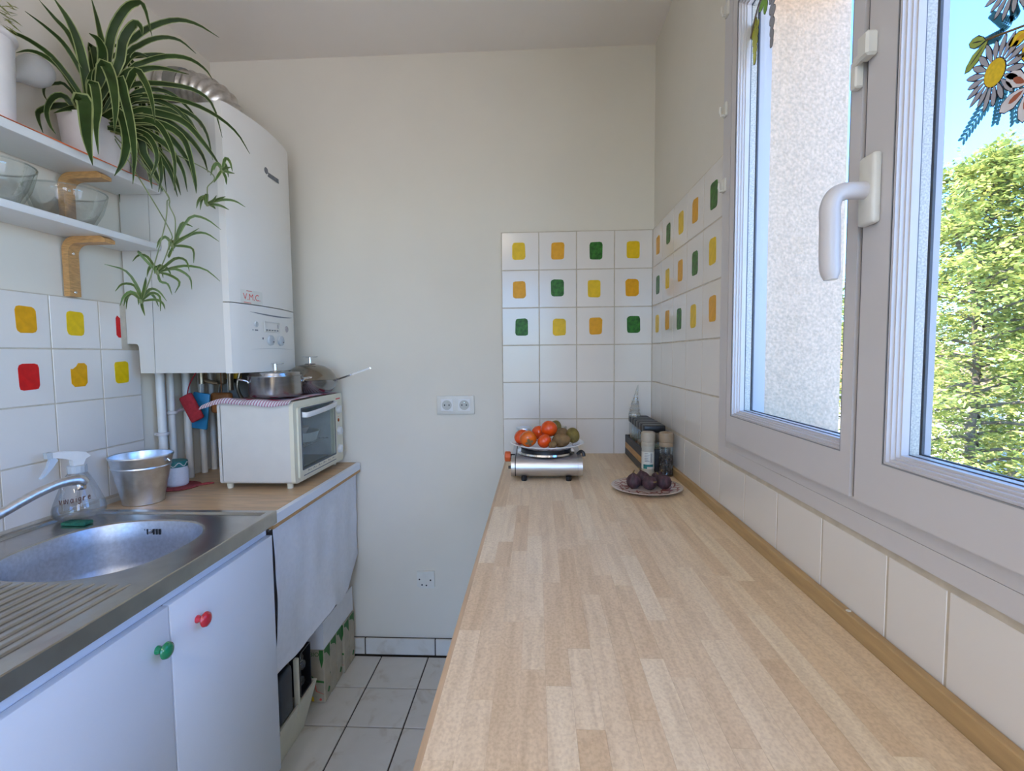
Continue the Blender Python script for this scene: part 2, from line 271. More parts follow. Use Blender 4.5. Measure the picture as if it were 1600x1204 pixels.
# ---------------------------------------------------------------- mesh helpers
OFF = {}
class MB:
    def __init__(s): s.v = []; s.f = []; s.m = []
    def add(s, v, f, mi=0):
        b = len(s.v); s.v += [tuple(p) for p in v]; s.f += [tuple(i+b for i in q) for q in f]; s.m += [mi]*len(f); return s
    def box(s, x0, x1, y0, y1, z0, z1, mi=0):
        v = [(x,y,z) for z in (z0,z1) for y in (y0,y1) for x in (x0,x1)]
        return s.add(v, [(0,2,3,1),(4,5,7,6),(0,1,5,4),(2,6,7,3),(0,4,6,2),(1,3,7,5)], mi)
    def rbox(s, x0, x1, y0, y1, z0, z1, r=.003, seg=2, mi=0, xf=None):
        bm = bmesh.new(); bmesh.ops.create_cube(bm, size=1)
        for v in bm.verts: v.co = Vector(((x0+x1)/2+v.co.x*(x1-x0), (y0+y1)/2+v.co.y*(y1-y0), (z0+z1)/2+v.co.z*(z1-z0)))
        bmesh.ops.bevel(bm, geom=bm.edges[:], offset=r, segments=seg, affect='EDGES', profile=.5)
        if xf is not None: bmesh.ops.transform(bm, matrix=xf, verts=bm.verts)
        bm.verts.index_update(); s.add([v.co for v in bm.verts], [[v.index for v in f.verts] for f in bm.faces], mi); bm.free(); return s
    def tube(s, pts, r, seg=8, mi=0, caps=True):
        pts = [Vector(p) for p in pts]; n = len(pts); R = r if isinstance(r, (list,tuple)) else [r]*n
        up = Vector((0,0,1)); v = []; prev = None
        for i, p in enumerate(pts):
            t = (pts[min(i+1,n-1)]-pts[max(i-1,0)]).normalized()
            if prev is None:
                a = t.cross(up if abs(t.z) < .9 else Vector((1,0,0))).normalized()
            else:
                a = (prev-t*prev.dot(t)).normalized()
            prev = a; b = t.cross(a)
            for k in range(seg): an = 2*PI*k/seg; v.append(p+(a*math.cos(an)+b*math.sin(an))*R[i])
        f = [(i*seg+k, i*seg+(k+1)%seg, (i+1)*seg+(k+1)%seg, (i+1)*seg+k) for i in range(n-1) for k in range(seg)]
        if caps: f += [tuple(range(seg-1,-1,-1)), tuple(range((n-1)*seg, n*seg))]
        return s.add(v, f, mi)
    def lathe(s, prof, c=(0,0,0), seg=32, mi=0, xf=None, fn=None):
        v = []; f = []; c = Vector(c); rows = []
        for j, (r, z) in enumerate(prof):
            if r < 1e-6: rows.append([len(v)]); v.append(Vector((0,0,z)))
            else:
                rows.append(list(range(len(v), len(v)+seg)))
                for k in range(seg):
                    a = 2*PI*k/seg; rr = r*(fn(a, j) if fn else 1); v.append(Vector((rr*math.cos(a), rr*math.sin(a), z)))
        for A, B in zip(rows, rows[1:]):
            for k in range(seg):
                q = [A[k%len(A)], A[(k+1)%len(A)], B[(k+1)%len(B)], B[k%len(B)]]; q2 = []
                for i in q:
                    if i not in q2: q2.append(i)
                if len(q2) > 2: f.append(tuple(q2))
        if xf is not None: v = [xf@p for p in v]
        return s.add([p+c for p in v], f, mi)
    def prism(s, poly, axis, a0, a1, mi=0):
        def P(p, a): return {'x': (a,p[0],p[1]), 'y': (p[0],a,p[1]), 'z': (p[0],p[1],a)}[axis]
        n = len(poly); v = [P(p,a0) for p in poly]+[P(p,a1) for p in poly]
        return s.add(v, [tuple(range(n))[::-1], tuple(range(n,2*n))]+[(i,(i+1)%n,n+(i+1)%n,n+i) for i in range(n)], mi)
    def ring(s, outer, inner, axis, a0, a1, mi=0):
        def P(p, a): return {'x': (a,p[0],p[1]), 'y': (p[0],a,p[1]), 'z': (p[0],p[1],a)}[axis]
        n = len(outer); v = [P(p,a) for a in (a0,a1) for q in (outer,inner) for p in q]; f = []
        for i in range(n):
            j = (i+1)%n
            f += [(i,j,n+j,n+i), (2*n+i,3*n+i,3*n+j,2*n+j), (i,2*n+i,2*n+j,j), (n+i,n+j,3*n+j,3*n+i)]
        return s.add(v, f, mi)
    def grid(s, fn, nu, nv, mi=0):
        v = [fn(i/nu, j/nv) for j in range(nv+1) for i in range(nu+1)]
        f = [(j*(nu+1)+i, j*(nu+1)+i+1, (j+1)*(nu+1)+i+1, (j+1)*(nu+1)+i) for j in range(nv) for i in range(nu)]
        return s.add(v, f, mi)
    def ball(s, c, rx, ry=None, rz=None, seg=20, rings=12, xf=None, mi=0, fn=None):
        ry = ry or rx; rz = rz or rx
        prof = [(math.sin(PI*i/rings), -math.cos(PI*i/rings)) for i in range(rings+1)]; prof[0] = (0,-1); prof[-1] = (0,1)
        sc = Matrix.Diagonal((rx,ry,rz,1)); xf2 = (xf if xf is not None else Matrix.Identity(4))@sc
        return s.lathe(prof, c, seg, mi, xf2, fn)
    def build(s, name, mats, parent=None, smooth=35):
        o = Vector(OFF.get(parent.name if parent else None, (0,0,0)))
        me = bpy.data.meshes.new(name); me.from_pydata([tuple(Vector(p)-o) for p in s.v], [], s.f)
        bm = bmesh.new(); bm.from_mesh(me); bmesh.ops.recalc_face_normals(bm, faces=bm.faces); bm.to_mesh(me); bm.free()
        if not isinstance(mats, (list,tuple)): mats = [mats]
        for m in mats: me.materials.append(M[m] if isinstance(m, str) else m)
        me.polygons.foreach_set('material_index', s.m)
        if smooth:
            me.polygons.foreach_set('use_smooth', [True]*len(me.polygons)); me.set_sharp_from_angle(angle=math.radians(smooth))
        ob = bpy.data.objects.new(name, me); C.objects.link(ob)
        if parent: ob.parent = parent; OFF[ob.name] = tuple(o)
        return ob
def rr(y0, y1, z0, z1, r, n=4):
    p = []
    for cx, cz, a0 in ((y1-r,z1-r,0),(y0+r,z1-r,PI/2),(y0+r,z0+r,PI),(y1-r,z0+r,1.5*PI)):
        p += [(cx+r*math.cos(a0+PI/2*i/n), cz+r*math.sin(a0+PI/2*i/n)) for i in range(n+1)]
    return p
def tag(o, label, cat, group=None):
    o['label'] = label; o['category'] = cat
    if group: o['group'] = group
    return o
def thing(name, loc, label, cat, group=None):
    o = bpy.data.objects.new(name, None); C.objects.link(o); o.location = loc; o.empty_display_size = .05; OFF[o.name] = tuple(loc); return tag(o, label, cat, group)
def one(name, mb, mats, loc, label, cat, group=None, smooth=35):
    """a thing that is a single mesh, with its origin at its base"""
    OFF['__l'] = tuple(loc)
    class P: name = '__l'
    o = Vector(loc); mb.v = [tuple(Vector(p)-o) for p in mb.v]
    ob = mb.build(name, mats, None, smooth); ob.location = loc; OFF[ob.name] = tuple(loc); return tag(ob, label, cat, group)
def struct(name, mb, mats, label, cat, smooth=0):
    ob = mb.build(name, mats, None, smooth); OFF[ob.name] = (0,0,0); ob['kind'] = 'structure'; return tag(ob, label, cat)
_cache = {}
def piece(name, key, maker, mats, parent, loc, rot=None):
    """a repeated small piece: shares one mesh between alike pieces"""
    k = (name,)+key
    if k not in _cache:
        ob = maker().build(name, mats, None, 35); ob.parent = parent; _cache[k] = ob.data
    else:
        ob = bpy.data.objects.new(name, _cache[k]); C.objects.link(ob); ob.parent = parent
    o = Vector(OFF.get(parent.name, (0,0,0))); ob.location = Vector(loc)-o
    if rot: ob.rotation_euler = rot
    OFF[ob.name] = tuple(loc); return ob
def text_mb(mb, s, size, fn, mi=0, shear=0):
    """flat print: fn maps the text plane (x right, y up) to 3D"""
    cu = bpy.data.curves.new('t', 'FONT'); cu.body = s; cu.size = size; cu.align_x = 'CENTER'; cu.align_y = 'CENTER'; cu.resolution_u = 3; cu.shear = shear
    ob = bpy.data.objects.new('t', cu); me = ob.to_mesh()
    mb.add([fn(v.co.x, v.co.y) for v in me.vertices], [tuple(p.vertices) for p in me.polygons], mi)
    ob.to_mesh_clear(); bpy.data.objects.remove(ob); bpy.data.curves.remove(cu); return mb
def bez(pts, n):
    """smooth path through points (Catmull-Rom)"""
    P = [Vector(p) for p in pts]; P = [P[0]*2-P[1]]+P+[P[-1]*2-P[-2]]; out = []; m = len(P)-3
    for i in range(n+1):
        t = i/n*m; k = min(int(t), m-1); u = t-k; a, b, c, d = P[k:k+4]
        out.append(.5*((2*b)+(c-a)*u+(2*a-5*b+4*c-d)*u*u+(3*b-a-3*c+d)*u**3))
    return out

# ---------------------------------------------------------------- the room shell
XL, XR, YB, S = -1.334, .4702, 2.0515, .153
YR = -2.4; ZC = 2.5135; TT = .006
ZT = 1.7957                                    # top of the tiling on the back and window walls
floor = struct('floor', MB().box(XL-.3, XR+.02, YR-.1, YB+.02, -.12, -.006), 'dgrout', 'tiled kitchen floor with dark joints', 'floor')
TF = .2035
xs = [-.4755+TF*k for k in range(-5, 6)]; ys = [2.0375-TF*k for k in range(0, 13)]
for i in range(len(xs)-1):
    for j in range(len(ys)-1):
        x0, x1 = max(xs[i], XL), min(xs[i+1], XR)
        if x1-x0 < .02: continue
        w = x1-x0-.005
        piece('tile', ('fl', round(w,3)), lambda w=w: MB().rbox(-w/2, w/2, -.09925, .09925, -.006, 0, .0012, 1), 'floortile', floor, ((x0+x1)/2, (ys[j]+ys[j+1])/2, 0))
struct('ceiling', MB().box(XL-.3, XR+.3, YR-.1, YB+.3, ZC, ZC+.15), 'ceiling', 'plain white ceiling', 'ceiling')
wall_back = struct('wall_back', MB().box(XL-.3, XR+.3, YB+TT, YB+.3, -.12, ZC), 'wall', 'white painted back wall, tiled at its right end', 'wall')
wall_left = struct('wall_left', MB().box(XL-.3, XL-TT, YR, YB+TT, -.12, ZC), 'wall', 'white painted left wall behind sink and shelves', 'wall')
wr = MB()
# inner leaf around the window, outer leaf with its deeper reveal
WY0, WY1, WZ0, WZ1 = .155, 1.288, 1.0345, 2.19
RY0, RY1, RZ0, RZ1 = -1.55, -.40, 1.05, 2.15   # unseen opening added behind the camera for the right-hand fill
def leaf(x0, x1, e, dz=0):
    a0, a1, b0, b1 = WY0+e, WY1-e, WZ0+dz, WZ1-e
    wr.box(x0, x1, a1, YB+.3, -.12, ZC); wr.box(x0, x1, a0, a1, -.12, b0); wr.box(x0, x1, a0, a1, b1, ZC)
    wr.box(x0, x1, RY1, a0, -.12, ZC); wr.box(x0, x1, RY0, RY1, -.12, RZ0); wr.box(x0, x1, RY0, RY1, RZ1, ZC); wr.box(x0, x1, YR, RY0, -.12, ZC)
leaf(XR+TT, .535, 0)
wall_right = struct('wall_right', wr, 'wall', 'white painted window wall with tiling below the window', 'wall')
wr = MB(); leaf(.535, .725, .066, .055)
struct('wall_outside', wr, 'stucco', 'beige roughcast outer wall and window reveal', 'wall')
wq = MB()
wq.box(XL-.3, -1.12, YR-.25, YR, -.12, ZC); wq.box(.22, XR+.3, YR-.25, YR, -.12, ZC); wq.box(-1.12, .22, YR-.25, YR, 2.3, ZC); wq.box(-1.12, .22, YR-.25, YR, -.12, 0)
struct('wall_rear', wq, 'wall', 'rear wall behind the camera with an opening added for fill light', 'wall')  # the doorway gap is invented, to admit light from behind

# grout beds and tiles, each tile its own piece
def wall_tile(parent, plane, a0, a1, z0, z1, mats='tile'):
    g = .0020; w = a1-a0-2*g; h = z1-z0-2*g; t = TT
    if plane == 'back':
        mk = lambda: MB().rbox(-w/2, w/2, 0, t, -h/2, h/2, .0007, 1); loc = ((a0+a1)/2, YB, (z0+z1)/2)
    elif plane == 'right':
        mk = lambda: MB().rbox(0, t, -w/2, w/2, -h/2, h/2, .0007, 1); loc = (XR, (a0+a1)/2, (z0+z1)/2)
    else:
        mk = lambda: MB().rbox(-t, 0, -w/2, w/2, -h/2, h/2, .0007, 1); loc = (XL, (a0+a1)/2, (z0+z1)/2)
    return piece('tile', (plane, round(w,3), round(h,3)), mk, mats, parent, loc)
COL = {'Y': ('yellow', 'yellow octagonal sticker'), 'O': ('orange', 'amber octagonal sticker'), 'G': ('green', 'dark green octagonal sticker'), 'R': ('red', 'red octagonal sticker')}
def sticker(tile, plane, col, da=0, dz=0, w=.0265, h=.0345, poly=None):
    rnd = random.Random(sum(ord(ch)*(q_+1) for q_, ch in enumerate(tile.name))); c = .011
    j = lambda: rnd.uniform(-.0012, .0012)
    p = poly or [(-w+c,-h),(w-c,-h),(w-.003,-h+.003),(w,-h+c),(w,h-c),(w-.003,h-.003),(w-c,h),(-w+c,h),(-w+.003,h-.003),(-w,h-c),(-w,-h+c),(-w+.003,-h+.003)]
    if not poly: p = [(a+j(), b+j()) for a, b in p]
    o = OFF[tile.name]; m = MB()
    if plane == 'back': m.prism([(o[0]+a+da, o[2]+b+dz) for a, b in p], 'y', YB-.0007, YB)
    elif plane == 'right': m.prism([(o[1]+a+da, o[2]+b+dz) for a, b in p], 'x', XR-.0007, XR)
    else: m.prism([(o[1]+a+da, o[2]+b+dz) for a, b in p], 'x', XL, XL+.0007)
    s = m.build('sticker', COL[col][0], tile, 0); s['label'] = COL[col][1]
rows = ['YOGY', 'OGYO', 'GYOG']
MB().box(XR-4*S-.001, XR+TT, YB+.0008, YB+TT, .88, ZT+.001).build('grout', 'grout', wall_back, 0)
for i in range(6):
    for j in range(4):
        a1 = XR-j*S; t = wall_tile(wall_back, 'back', a1-S, a1, ZT-(i+1)*S, ZT-i*S)
        if i < 3: sticker(t, 'back', rows[i][3-j], random.uniform(-.006,.006), random.uniform(-.004,.004))
rows = ['OGYOG', 'GYOGY', 'YOGYO']
MB().box(XR+.0007, XR+TT, YB-5*S, YB, .88, ZT+.001).box(XR+.0007, XR+TT, -.4, YB-5*S, .88, 1.0345).build('grout', 'grout', wall_right, 0)
for i in range(5):
    for k in range(5):
        t = wall_tile(wall_right, 'right', YB-(k+1)*S, YB-k*S, ZT-(i+1)*S, ZT-i*S)
        if i < 3: sticker(t, 'right', rows[i][k], random.uniform(-.012,.006), random.uniform(-.006,.006))
jy = [YB-k*S for k in range(10)]+[.576-k*S for k in range(0, 6)]
for a, b in zip(jy, jy[1:]): wall_tile(wall_right, 'right', b, a, .880, 1.0255)
MB().box(XL-TT, XL-.0012, -.6, 1.604, .862, 1.4755).build('grout', 'grout', wall_left, 0)
yl = [1.604, 1.456, 1.302, 1.149]+[1.149-.153*k for k in range(1, 11)]
zl = [1.4745, 1.327, 1.175, 1.022, .869]
for i in range(4):
    for k in range(len(yl)-1):
        a0, a1 = yl[k+1], yl[k]
        if i == 0 and k == 0: a1 = 1.536
        t = wall_tile(wall_left, 'left', a0, a1, zl[i+1], zl[i]); c = (a0+a1)/2
        if i == 0:
            if k == 0: sticker(t, 'left', 'R', poly=[(1.516-c,-.028),(1.524-c,-.036),(1.5325-c,-.036),(1.5325-c,.026),(1.522-c,.034),(1.516-c,.026)])
            elif k == 1: sticker(t, 'left', 'Y', -.002, .000)
            elif k == 2: sticker(t, 'left', 'O', .012, .002)
            elif k < 8: sticker(t, 'left', 'OYRGY'[k-3])
        elif i == 1:
            if k == 0: sticker(t, 'left', 'Y', -.002, .003)
            elif k == 1: sticker(t, 'left', 'O', .000, .001, poly=[(-.016,-.0345),(.016,-.0345),(.025,-.024),(.026,.026),(.018,.034),(-.002,.034),(-.008,.025),(-.020,.017),(-.026,.018),(-.026,-.024)])
            elif k == 2: sticker(t, 'left', 'R', .010, .001)
            elif k < 8: sticker(t, 'left', 'YORYG'[k-3])
# tiled baseboard along the back wall
bb = struct('baseboard_back', MB().box(XL, XR, YB-.003, YB+TT, 0, .0745), 'dgrout', 'tiled baseboard along the back wall', 'baseboard')
bx = [XL, -1.059, -.7523, -.4455, -.1388, .168, XR]
for a, b in zip(bx, bx[1:]):
    w = b-a-.005
    piece('tile', ('bb', round(w,3)), lambda w=w: MB().rbox(-w/2, w/2, 0, .009, -.034, .0365, .0015, 1), 'floortile', bb, ((a+b)/2, YB-.0115, .0395))

# ---------------------------------------------------------------- window
wf = MB()
def yz(y0, y1, z0, z1): return [(y0,z0),(y1,z0),(y1,z1),(y0,z1)]
FX0, FX1 = .4660, .5340
wf.ring(yz(WY0,WY1,WZ0,WZ1), yz(WY0+.07,WY1-.10,WZ0+.085,WZ1-.07), 'x', .4675, FX1)
wf.ring(yz(WY0+.004,WY1-.004,WZ0+.002,WZ1-.004), yz(WY0+.03,WY1-.05,WZ0+.03,WZ1-.03), 'x', .4645, .4676)
win = struct('window_1', wf, 'pvc', 'white double casement window over the worktop', 'window')
MB().rbox(.4645, .4676, WY0+.03, WY1-.05, WZ0+.030, WZ0+.058, .001, 1).build('trim', 'pvc', win)
def sash(y0, y1, sl, sr, nm):
    """casement from y0 (camera side) to y1; sl and sr are the stile widths at y1 and y0"""
    z0, z1 = 1.089, 2.138
    g0, g1, h0, h1 = y0+sr, y1-sl, 1.152, 2.076
    m = MB(); m.ring(yz(y0,y1,z0,z1), yz(g0,g1,h0,h1), 'x', .452, .512)
    # weatherproof outer part of the frame
    sa = m.build('sash', 'pvc', win, 0); sa['label'] = nm
    b = MB(); steps = [(0,.4535,.460),(.0035,.4585,.466),(.0065,.464,.471),(.0095,.469,.4785)]
    for (o, xa, xb), in zip(steps):
        q = .55 if True else 1
        b.ring(yz(g0-.001,g1+.001,h0-.001,h1+.001), yz(g0+o*q+.003, g1-o*q-.003, h0+o+.003, h1-o-.003), 'x', xa, xb)
    b.build('glazing_bead', 'pvc', sa, 0)
    MB().ring(yz(g0-.0016,g1+.0016,h0-.0016,h1+.0016), yz(g0,g1,h0,h1), 'x', .4517, .453).build('groove', 'greyseal', sa, 0)
    e = .0035
    MB().ring(yz(g0+e,g1-e,h0+.0105,h1-.0105), yz(g0+e+.0035,g1-e-.0035,h0+.0135,h1-.0135), 'x', .4785, .4805).build('gasket', 'pvcd', sa, 0)
    MB().ring(yz(g0+.001,g1-.001,h0+.004,h1-.004), yz(g0+.0045,g1-.0045,h0+.0125,h1-.0125), 'x', .482, .494).build('spacer', 'spacer', sa, 0)
    MB().ring(yz(g0+.001,g1-.001,h0+.004,h1-.004), yz(g0+.0055,g1-.0055,h0+.0135,h1-.0135), 'x', .4965, .5).build('gasket', 'pvcd', sa, 0)
    MB().box(.4806, .4820, g0+.001, g1-.001, h0+.003, h1-.003).build('pane', 'pane', sa, 0)
    MB().box(.4942, .4964, g0+.001, g1-.001, h0+.003, h1-.003).build('pane', 'pane', sa, 0)
    return sa
far_sash = sash(.7315, 1.201, .026, .0255, 'far casement nearest the back wall')
near_sash = sash(.246, .7205, .056, .030, 'near casement carrying the handle')
MB().box(.458, .51, .7205, .7315, 1.089, 2.138).build('seal', 'pvcd', win, 0)
# handle on the near casement
h = MB(); h.rbox(.440, .452, .684, .716, 1.468, 1.560, .0045, 3)
hb = h.build('handle_base', 'plastic', near_sash)
p = bez([(.442,.701,1.514),(.418,.701,1.514),(.402,.701,1.508),(.396,.701,1.492),(.396,.700,1.470),(.396,.699,1.43),(.397,.697,1.396)], 26)
MB().tube(p, [.0115]*8+[.0115+.0012*min(1,i/6) for i in range(len(p)-10)]+[.0115,.0085], 16).build('handle', 'pvc', near_sash, 50)
k = MB(); k.rbox(.440, .452, .728, .742, 1.662, 1.700, .002, 1); k.rbox(.436, .452, .700, .722, 1.690, 1.722, .003, 1); k.rbox(.438, .446, .716, .734, 1.690, 1.702, .002, 1)
k.build('latch', 'plastic', win)
for z in (2.121, 1.888, 1.708):
    q = MB(); q.rbox(.459, .4655, 1.258, 1.278, z-.016, z+.016, .0015, 1)
    q.tube([(.462,1.268,z-.012),(.452,1.268,z-.014),(.449,1.268,z-.006),(.450,1.268,z+.006)], .0028, 6)
    q.build('hook', 'plastic', win)
MB().prism([(.535,1.098),(.76,1.070),(.76,1.045),(.535,1.06)], 'y', WY0+.066, WY1-.066).build('outer_sill', 'facade', win, 0)
struct('window_2', MB().ring(yz(RY0,RY1,RZ0,RZ1), yz(RY0+.07,RY1-.07,RZ0+.07,RZ1-.07), 'x', .48, .53), 'pvc', 'white frame of an opening added behind the camera for fill light', 'window')  # invented window surround, goes with the added right-rear fill

# ---------------------------------------------------------------- outside: ground, house, trees
struct('ground', MB().box(.8, 70, -40, 70, -3.4, -3.2), 'grass', 'pale paved courtyard far below the window', 'ground')
hs = thing('house', (15.5, 17.5, -3.2), 'pale house with orange tiled roof glimpsed between the tree leaves', 'house')
R = Matrix.Rotation(math.radians(45), 4, 'Z'); Tm = Matrix.Translation((15.5,17.5,-3.2))
def hb_(mb): mb.v = [tuple(Tm@R@Vector(p)) for p in mb.v]; return mb
hb_(MB().box(-5, 5, 0, 6, 0, 3.4)).build('wall', 'facade', hs, 0)
hb_(MB().add([(-5.4,-.4,3.3),(5.4,-.4,3.3),(5.4,6.4,3.3),(-5.4,6.4,3.3),(-5.4,3,5.4),(5.4,3,5.4)], [(0,1,5,4),(2,3,4,5),(0,4,3),(1,2,5),(0,3,2,1)])).build('roof', 'roof', hs, 0)
for a in (-3.2, -.2, 2.8):
    f = hb_(MB().box(a-.55, a+.55, -.06, .02, 1.0, 2.3)).build('window', 'pvc', hs, 0)
    hb_(MB().box(a-.45, a+.45, -.08, -.05, 1.1, 2.2)).build('pane', 'black', f, 0)
def tree(name, x, y, z0, h, crown, n_br, n_leaf, leaf, label, matname='treeleaf', cat='tree', group=None, seed=1, base=.25, plume=.5):
    rd = random.Random(seed); t = thing(name, (x,y,z0), label, cat, group)
    pts = [(x+rd.uniform(-.06,.06)*i, y+rd.uniform(-.06,.06)*i, z0+h*.93*i/7) for i in range(8)]
    MB().tube(pts, [.012*h*(1-.12*i) for i in range(8)], 8).build('trunk', 'bark', t)
    br = MB(); V = []; F = []
    for b in range(n_br):
        u = base+(1-base)*((b+.5)/n_br)**.8; zc = z0+h*u*.92; an = b*2.39996+rd.uniform(-.4,.4)
        prof = max(0, math.sin(min(1,(u-base)/(1-base)*.80+.20)*PI))**.8
        L = crown*(prof*rd.uniform(.72,1.1)+.08); up = plume*rd.uniform(.5,1.1)*(.4+u)
        d = Vector((math.cos(an), math.sin(an), 0)); p0 = Vector((x,y,zc))
        path = [p0+d*L*s+Vector((0,0,1))*L*(up*s-.35*s*s) for s in (0,.25,.5,.75,1)]
        br.tube(path, [.028,.022,.016,.01,.005], 5, caps=False)
        for k in range(n_leaf):
            # a spray: leaflets set alternately along a short drooping twig
            s = 1-rd.random()**1.5*.9; i = min(int(s*4), 3); q = path[i].lerp(path[i+1], s*4-i)
            sp = .10*L+.07; q = q+Vector((rd.gauss(0,sp), rd.gauss(0,sp), rd.gauss(-.02,sp*.8)))
            t1 = (d*rd.uniform(.2,1.2)+Vector((rd.uniform(-1,1), rd.uniform(-1,1), rd.uniform(-.7,.5+.6*u)))).normalized(); side = t1.cross(Vector((rd.uniform(-.4,.4),rd.uniform(-.4,.4),1))).normalized()
            sl = leaf*rd.uniform(2.4,4.2); nl_ = 9
            for j in range(nl_):
                v = j/nl_; c0 = q+t1*sl*v+Vector((0,0,-.30*sl*v*v)); sg = 1 if j%2 else -1
                ll = leaf*rd.uniform(.7,1.25)*(1-.35*v); a = (side*sg+t1*.75+Vector((0,0,rd.uniform(-.35,.25)))).normalized(); c = a.cross(Vector((rd.uniform(-.7,.7),rd.uniform(-.7,.7),1))).normalized()*ll*.27
                m0 = len(V); a = a*ll; V += [c0, c0+a*.45+c, c0+a, c0+a*.45-c]; F.append((m0,m0+1,m0+2,m0+3))
    br.build('branches', 'bark', t)['kind'] = 'stuff'
    m = MB(); m.v = V; m.f = F; m.m = [0]*len(F); lf = m.build('foliage', matname, t, 0); lf['kind'] = 'stuff'
TREES = [
 ('maple_tree', 6.6, 7.7, -3.2, 7.9, 1.55, 72, 62, .105, 'tall yellow-green tree with a pointed top outside the near casement', 11),
 ('maple_tree', 8.9, 8.0, -3.2, 8.3, 1.65, 72, 62, .105, 'yellow-green tree with a plumed top to the right of the tallest one', 12),
 ('maple_tree', 5.0, 9.6, -3.2, 6.8, 1.25, 52, 42, .105, 'yellow-green tree seen as a sliver beside the roughcast reveal', 13),
 ('maple_tree', 9.6, 5.3, -3.2, 8.2, 1.65, 56, 46, .110, 'yellow-green tree off to the right, mostly outside the window edge', 14),
 ('maple_tree', 3.9, 12.4, -3.2, 6.6, 1.3, 44, 30, .115, 'yellow-green tree behind the roughcast reveal, further along the house', 15),
 ('maple_tree', 10.2, 11.0, -3.2, 7.6, 1.7, 60, 46, .125, 'yellow-green tree filling the gap behind the two nearest trees', 16)]
for nm, x, y, z0, hh, cr, nb, nl, lf, lab, sd_ in TREES:
    tree(nm, x, y, z0, hh, cr, nb, nl, lf, lab, group='trees outside the window', seed=sd_)
for i, (x, y, hh, lab) in enumerate([(4.9, 5.3, 3.0, 'low bright green shrub nearest below the window'), (7.2, 5.4, 2.9, 'low green shrub at the foot of the right-hand tree'), (4.2, 7.9, 3.0, 'low green shrub beside the roughcast reveal')]):
    tree('garden_shrub', x, y, -3.2, hh, 1.05, 36, 40, .09, lab, 'treeleafd', 'shrub', 'shrubs below the window', seed=31+i, base=.08, plume=.7)

# ---------------------------------------------------------------- right-hand worktop of beech staves
CT = .886
wt = thing('worktop', (.16, .75, CT-.04), 'long beech butcher-block worktop under the window', 'worktop')
m = MB(); pr = [(-.129,CT-.034),(-.129,CT-.010),(-.1275,CT-.0045),(-.1235,CT-.0012),(-.119,CT-.0002),(.4565,CT-.0012),(.4565,CT-.04),(-.123,CT-.04)]
m.prism(pr, 'y', -.55, YB-.001); m.build('slab', 'beechcore', wt, 30)
rs = random.Random(5); x = -.119; nr = 18; wst = (.4565+.119)/nr
for r in range(nr):
    y = YB-.001+.0-rs.uniform(0, .3); segs = []; y1 = YB-.001
    while y1 > -.55:
        L = rs.choice([.11,.15,.19,.23,.28,.36,.44])*rs.uniform(.85,1.1); y0 = max(-.55, y1-L)
        xa = x+r*wst
        if y1-y0 > .03: MB().box(xa+.00008, xa+wst-.00008, y0+.0001, y1-.0001, CT-.003, CT).build('stave', 'stave', wt, 0)
        y1 = y0
m = MB(); m.rbox(.4572, .4698, -.55, YB-.002, CT-.012, .912, .0015, 1); bt = m.build('batten', 'batten', wt)
bt['label'] = 'darker pine batten along the tiles'
MB().lathe([(0,0),(.0038,0),(.0035,.0012),(0,.0014)], (.4635,.742,.9115), 12).build('screw_cap', 'label', bt)
for y in (-.45, .6, 1.6):
    MB().rbox(.36, .44, y, y+.04, 0, CT-.0395, .002, 1).build('leg', 'lam', wt)

# ---------------------------------------------------------------- sink cabinet, sink and left worktop
cb = thing('sink_cabinet', (-1.03, .94, 0), 'white two-door kitchen base cabinet below the steel sink', 'cabinet')
m = MB(); xf = -.768
m.box(XL+.002, xf, 1.316, 1.334, .0, .826); m.box(XL+.002, xf, .546, .564, 0, .826); m.box(XL+.002, xf, .564, 1.316, .10, .118)
m.box(XL+.002, XL+.02, .564, 1.316, .118, .70); m.box(xf-.018, xf, .564, 1.316, .796, .826)
m.box(-.85, -.835, .564, 1.316, .0, .10)
m.build('carcass', 'lam', cb, 0)
def door(y0, y1, ky, kmat, lab):
    d = MB().rbox(xf+.0005, -.750, y0, y1, .104, .797, .0025, 2).build('door', 'lam', cb)
    prof = [(.0,-.0005),(.0085,-.0005),(.0085,.003),(.0068,.006),(.0068,.010),(.0125,.0135),(.0165,.0185),(.0150,.0240),(.0085,.0275),(0,.0285)]
    k = MB().lathe(prof, (-.750, ky, .725), 24, xf=Matrix.Rotation(PI/2, 4, 'Y')).build('knob', kmat, d, 50); k['label'] = lab
    return d
door(.942, 1.334, 1.019, 'redknob', 'round red knob'); door(.547, .9385, .904, 'greenknob', 'round green knob')
c2 = thing('corner_cabinet', (-1.03, .2, 0), 'white base cabinet continuing toward the camera beside the sink cabinet', 'cabinet')
MB().box(XL+.002, xf, -.30, .244, .10, .84).build('carcass', 'lam', c2, 0)
MB().rbox(xf+.0005, -.750, -.30, .243, .104, .797, .0025, 2).build('door', 'lam', c2)
MB().rbox(xf+.0005, -.750, .2445, .544, .104, .797, .0025, 2).build('door', 'lam', cb)
MB().box(xf-.018, xf, .2445, .546, .796, .826).build('rail', 'lam', cb, 0)
MB().box(XL+.05, -.84, -.28, .243, 0, .10).build('plinth', 'lam', c2, 0)
MB().box(XL+.002, -.748, -.30, .248, .841, .866).build('top', 'leftwood', c2, 0)

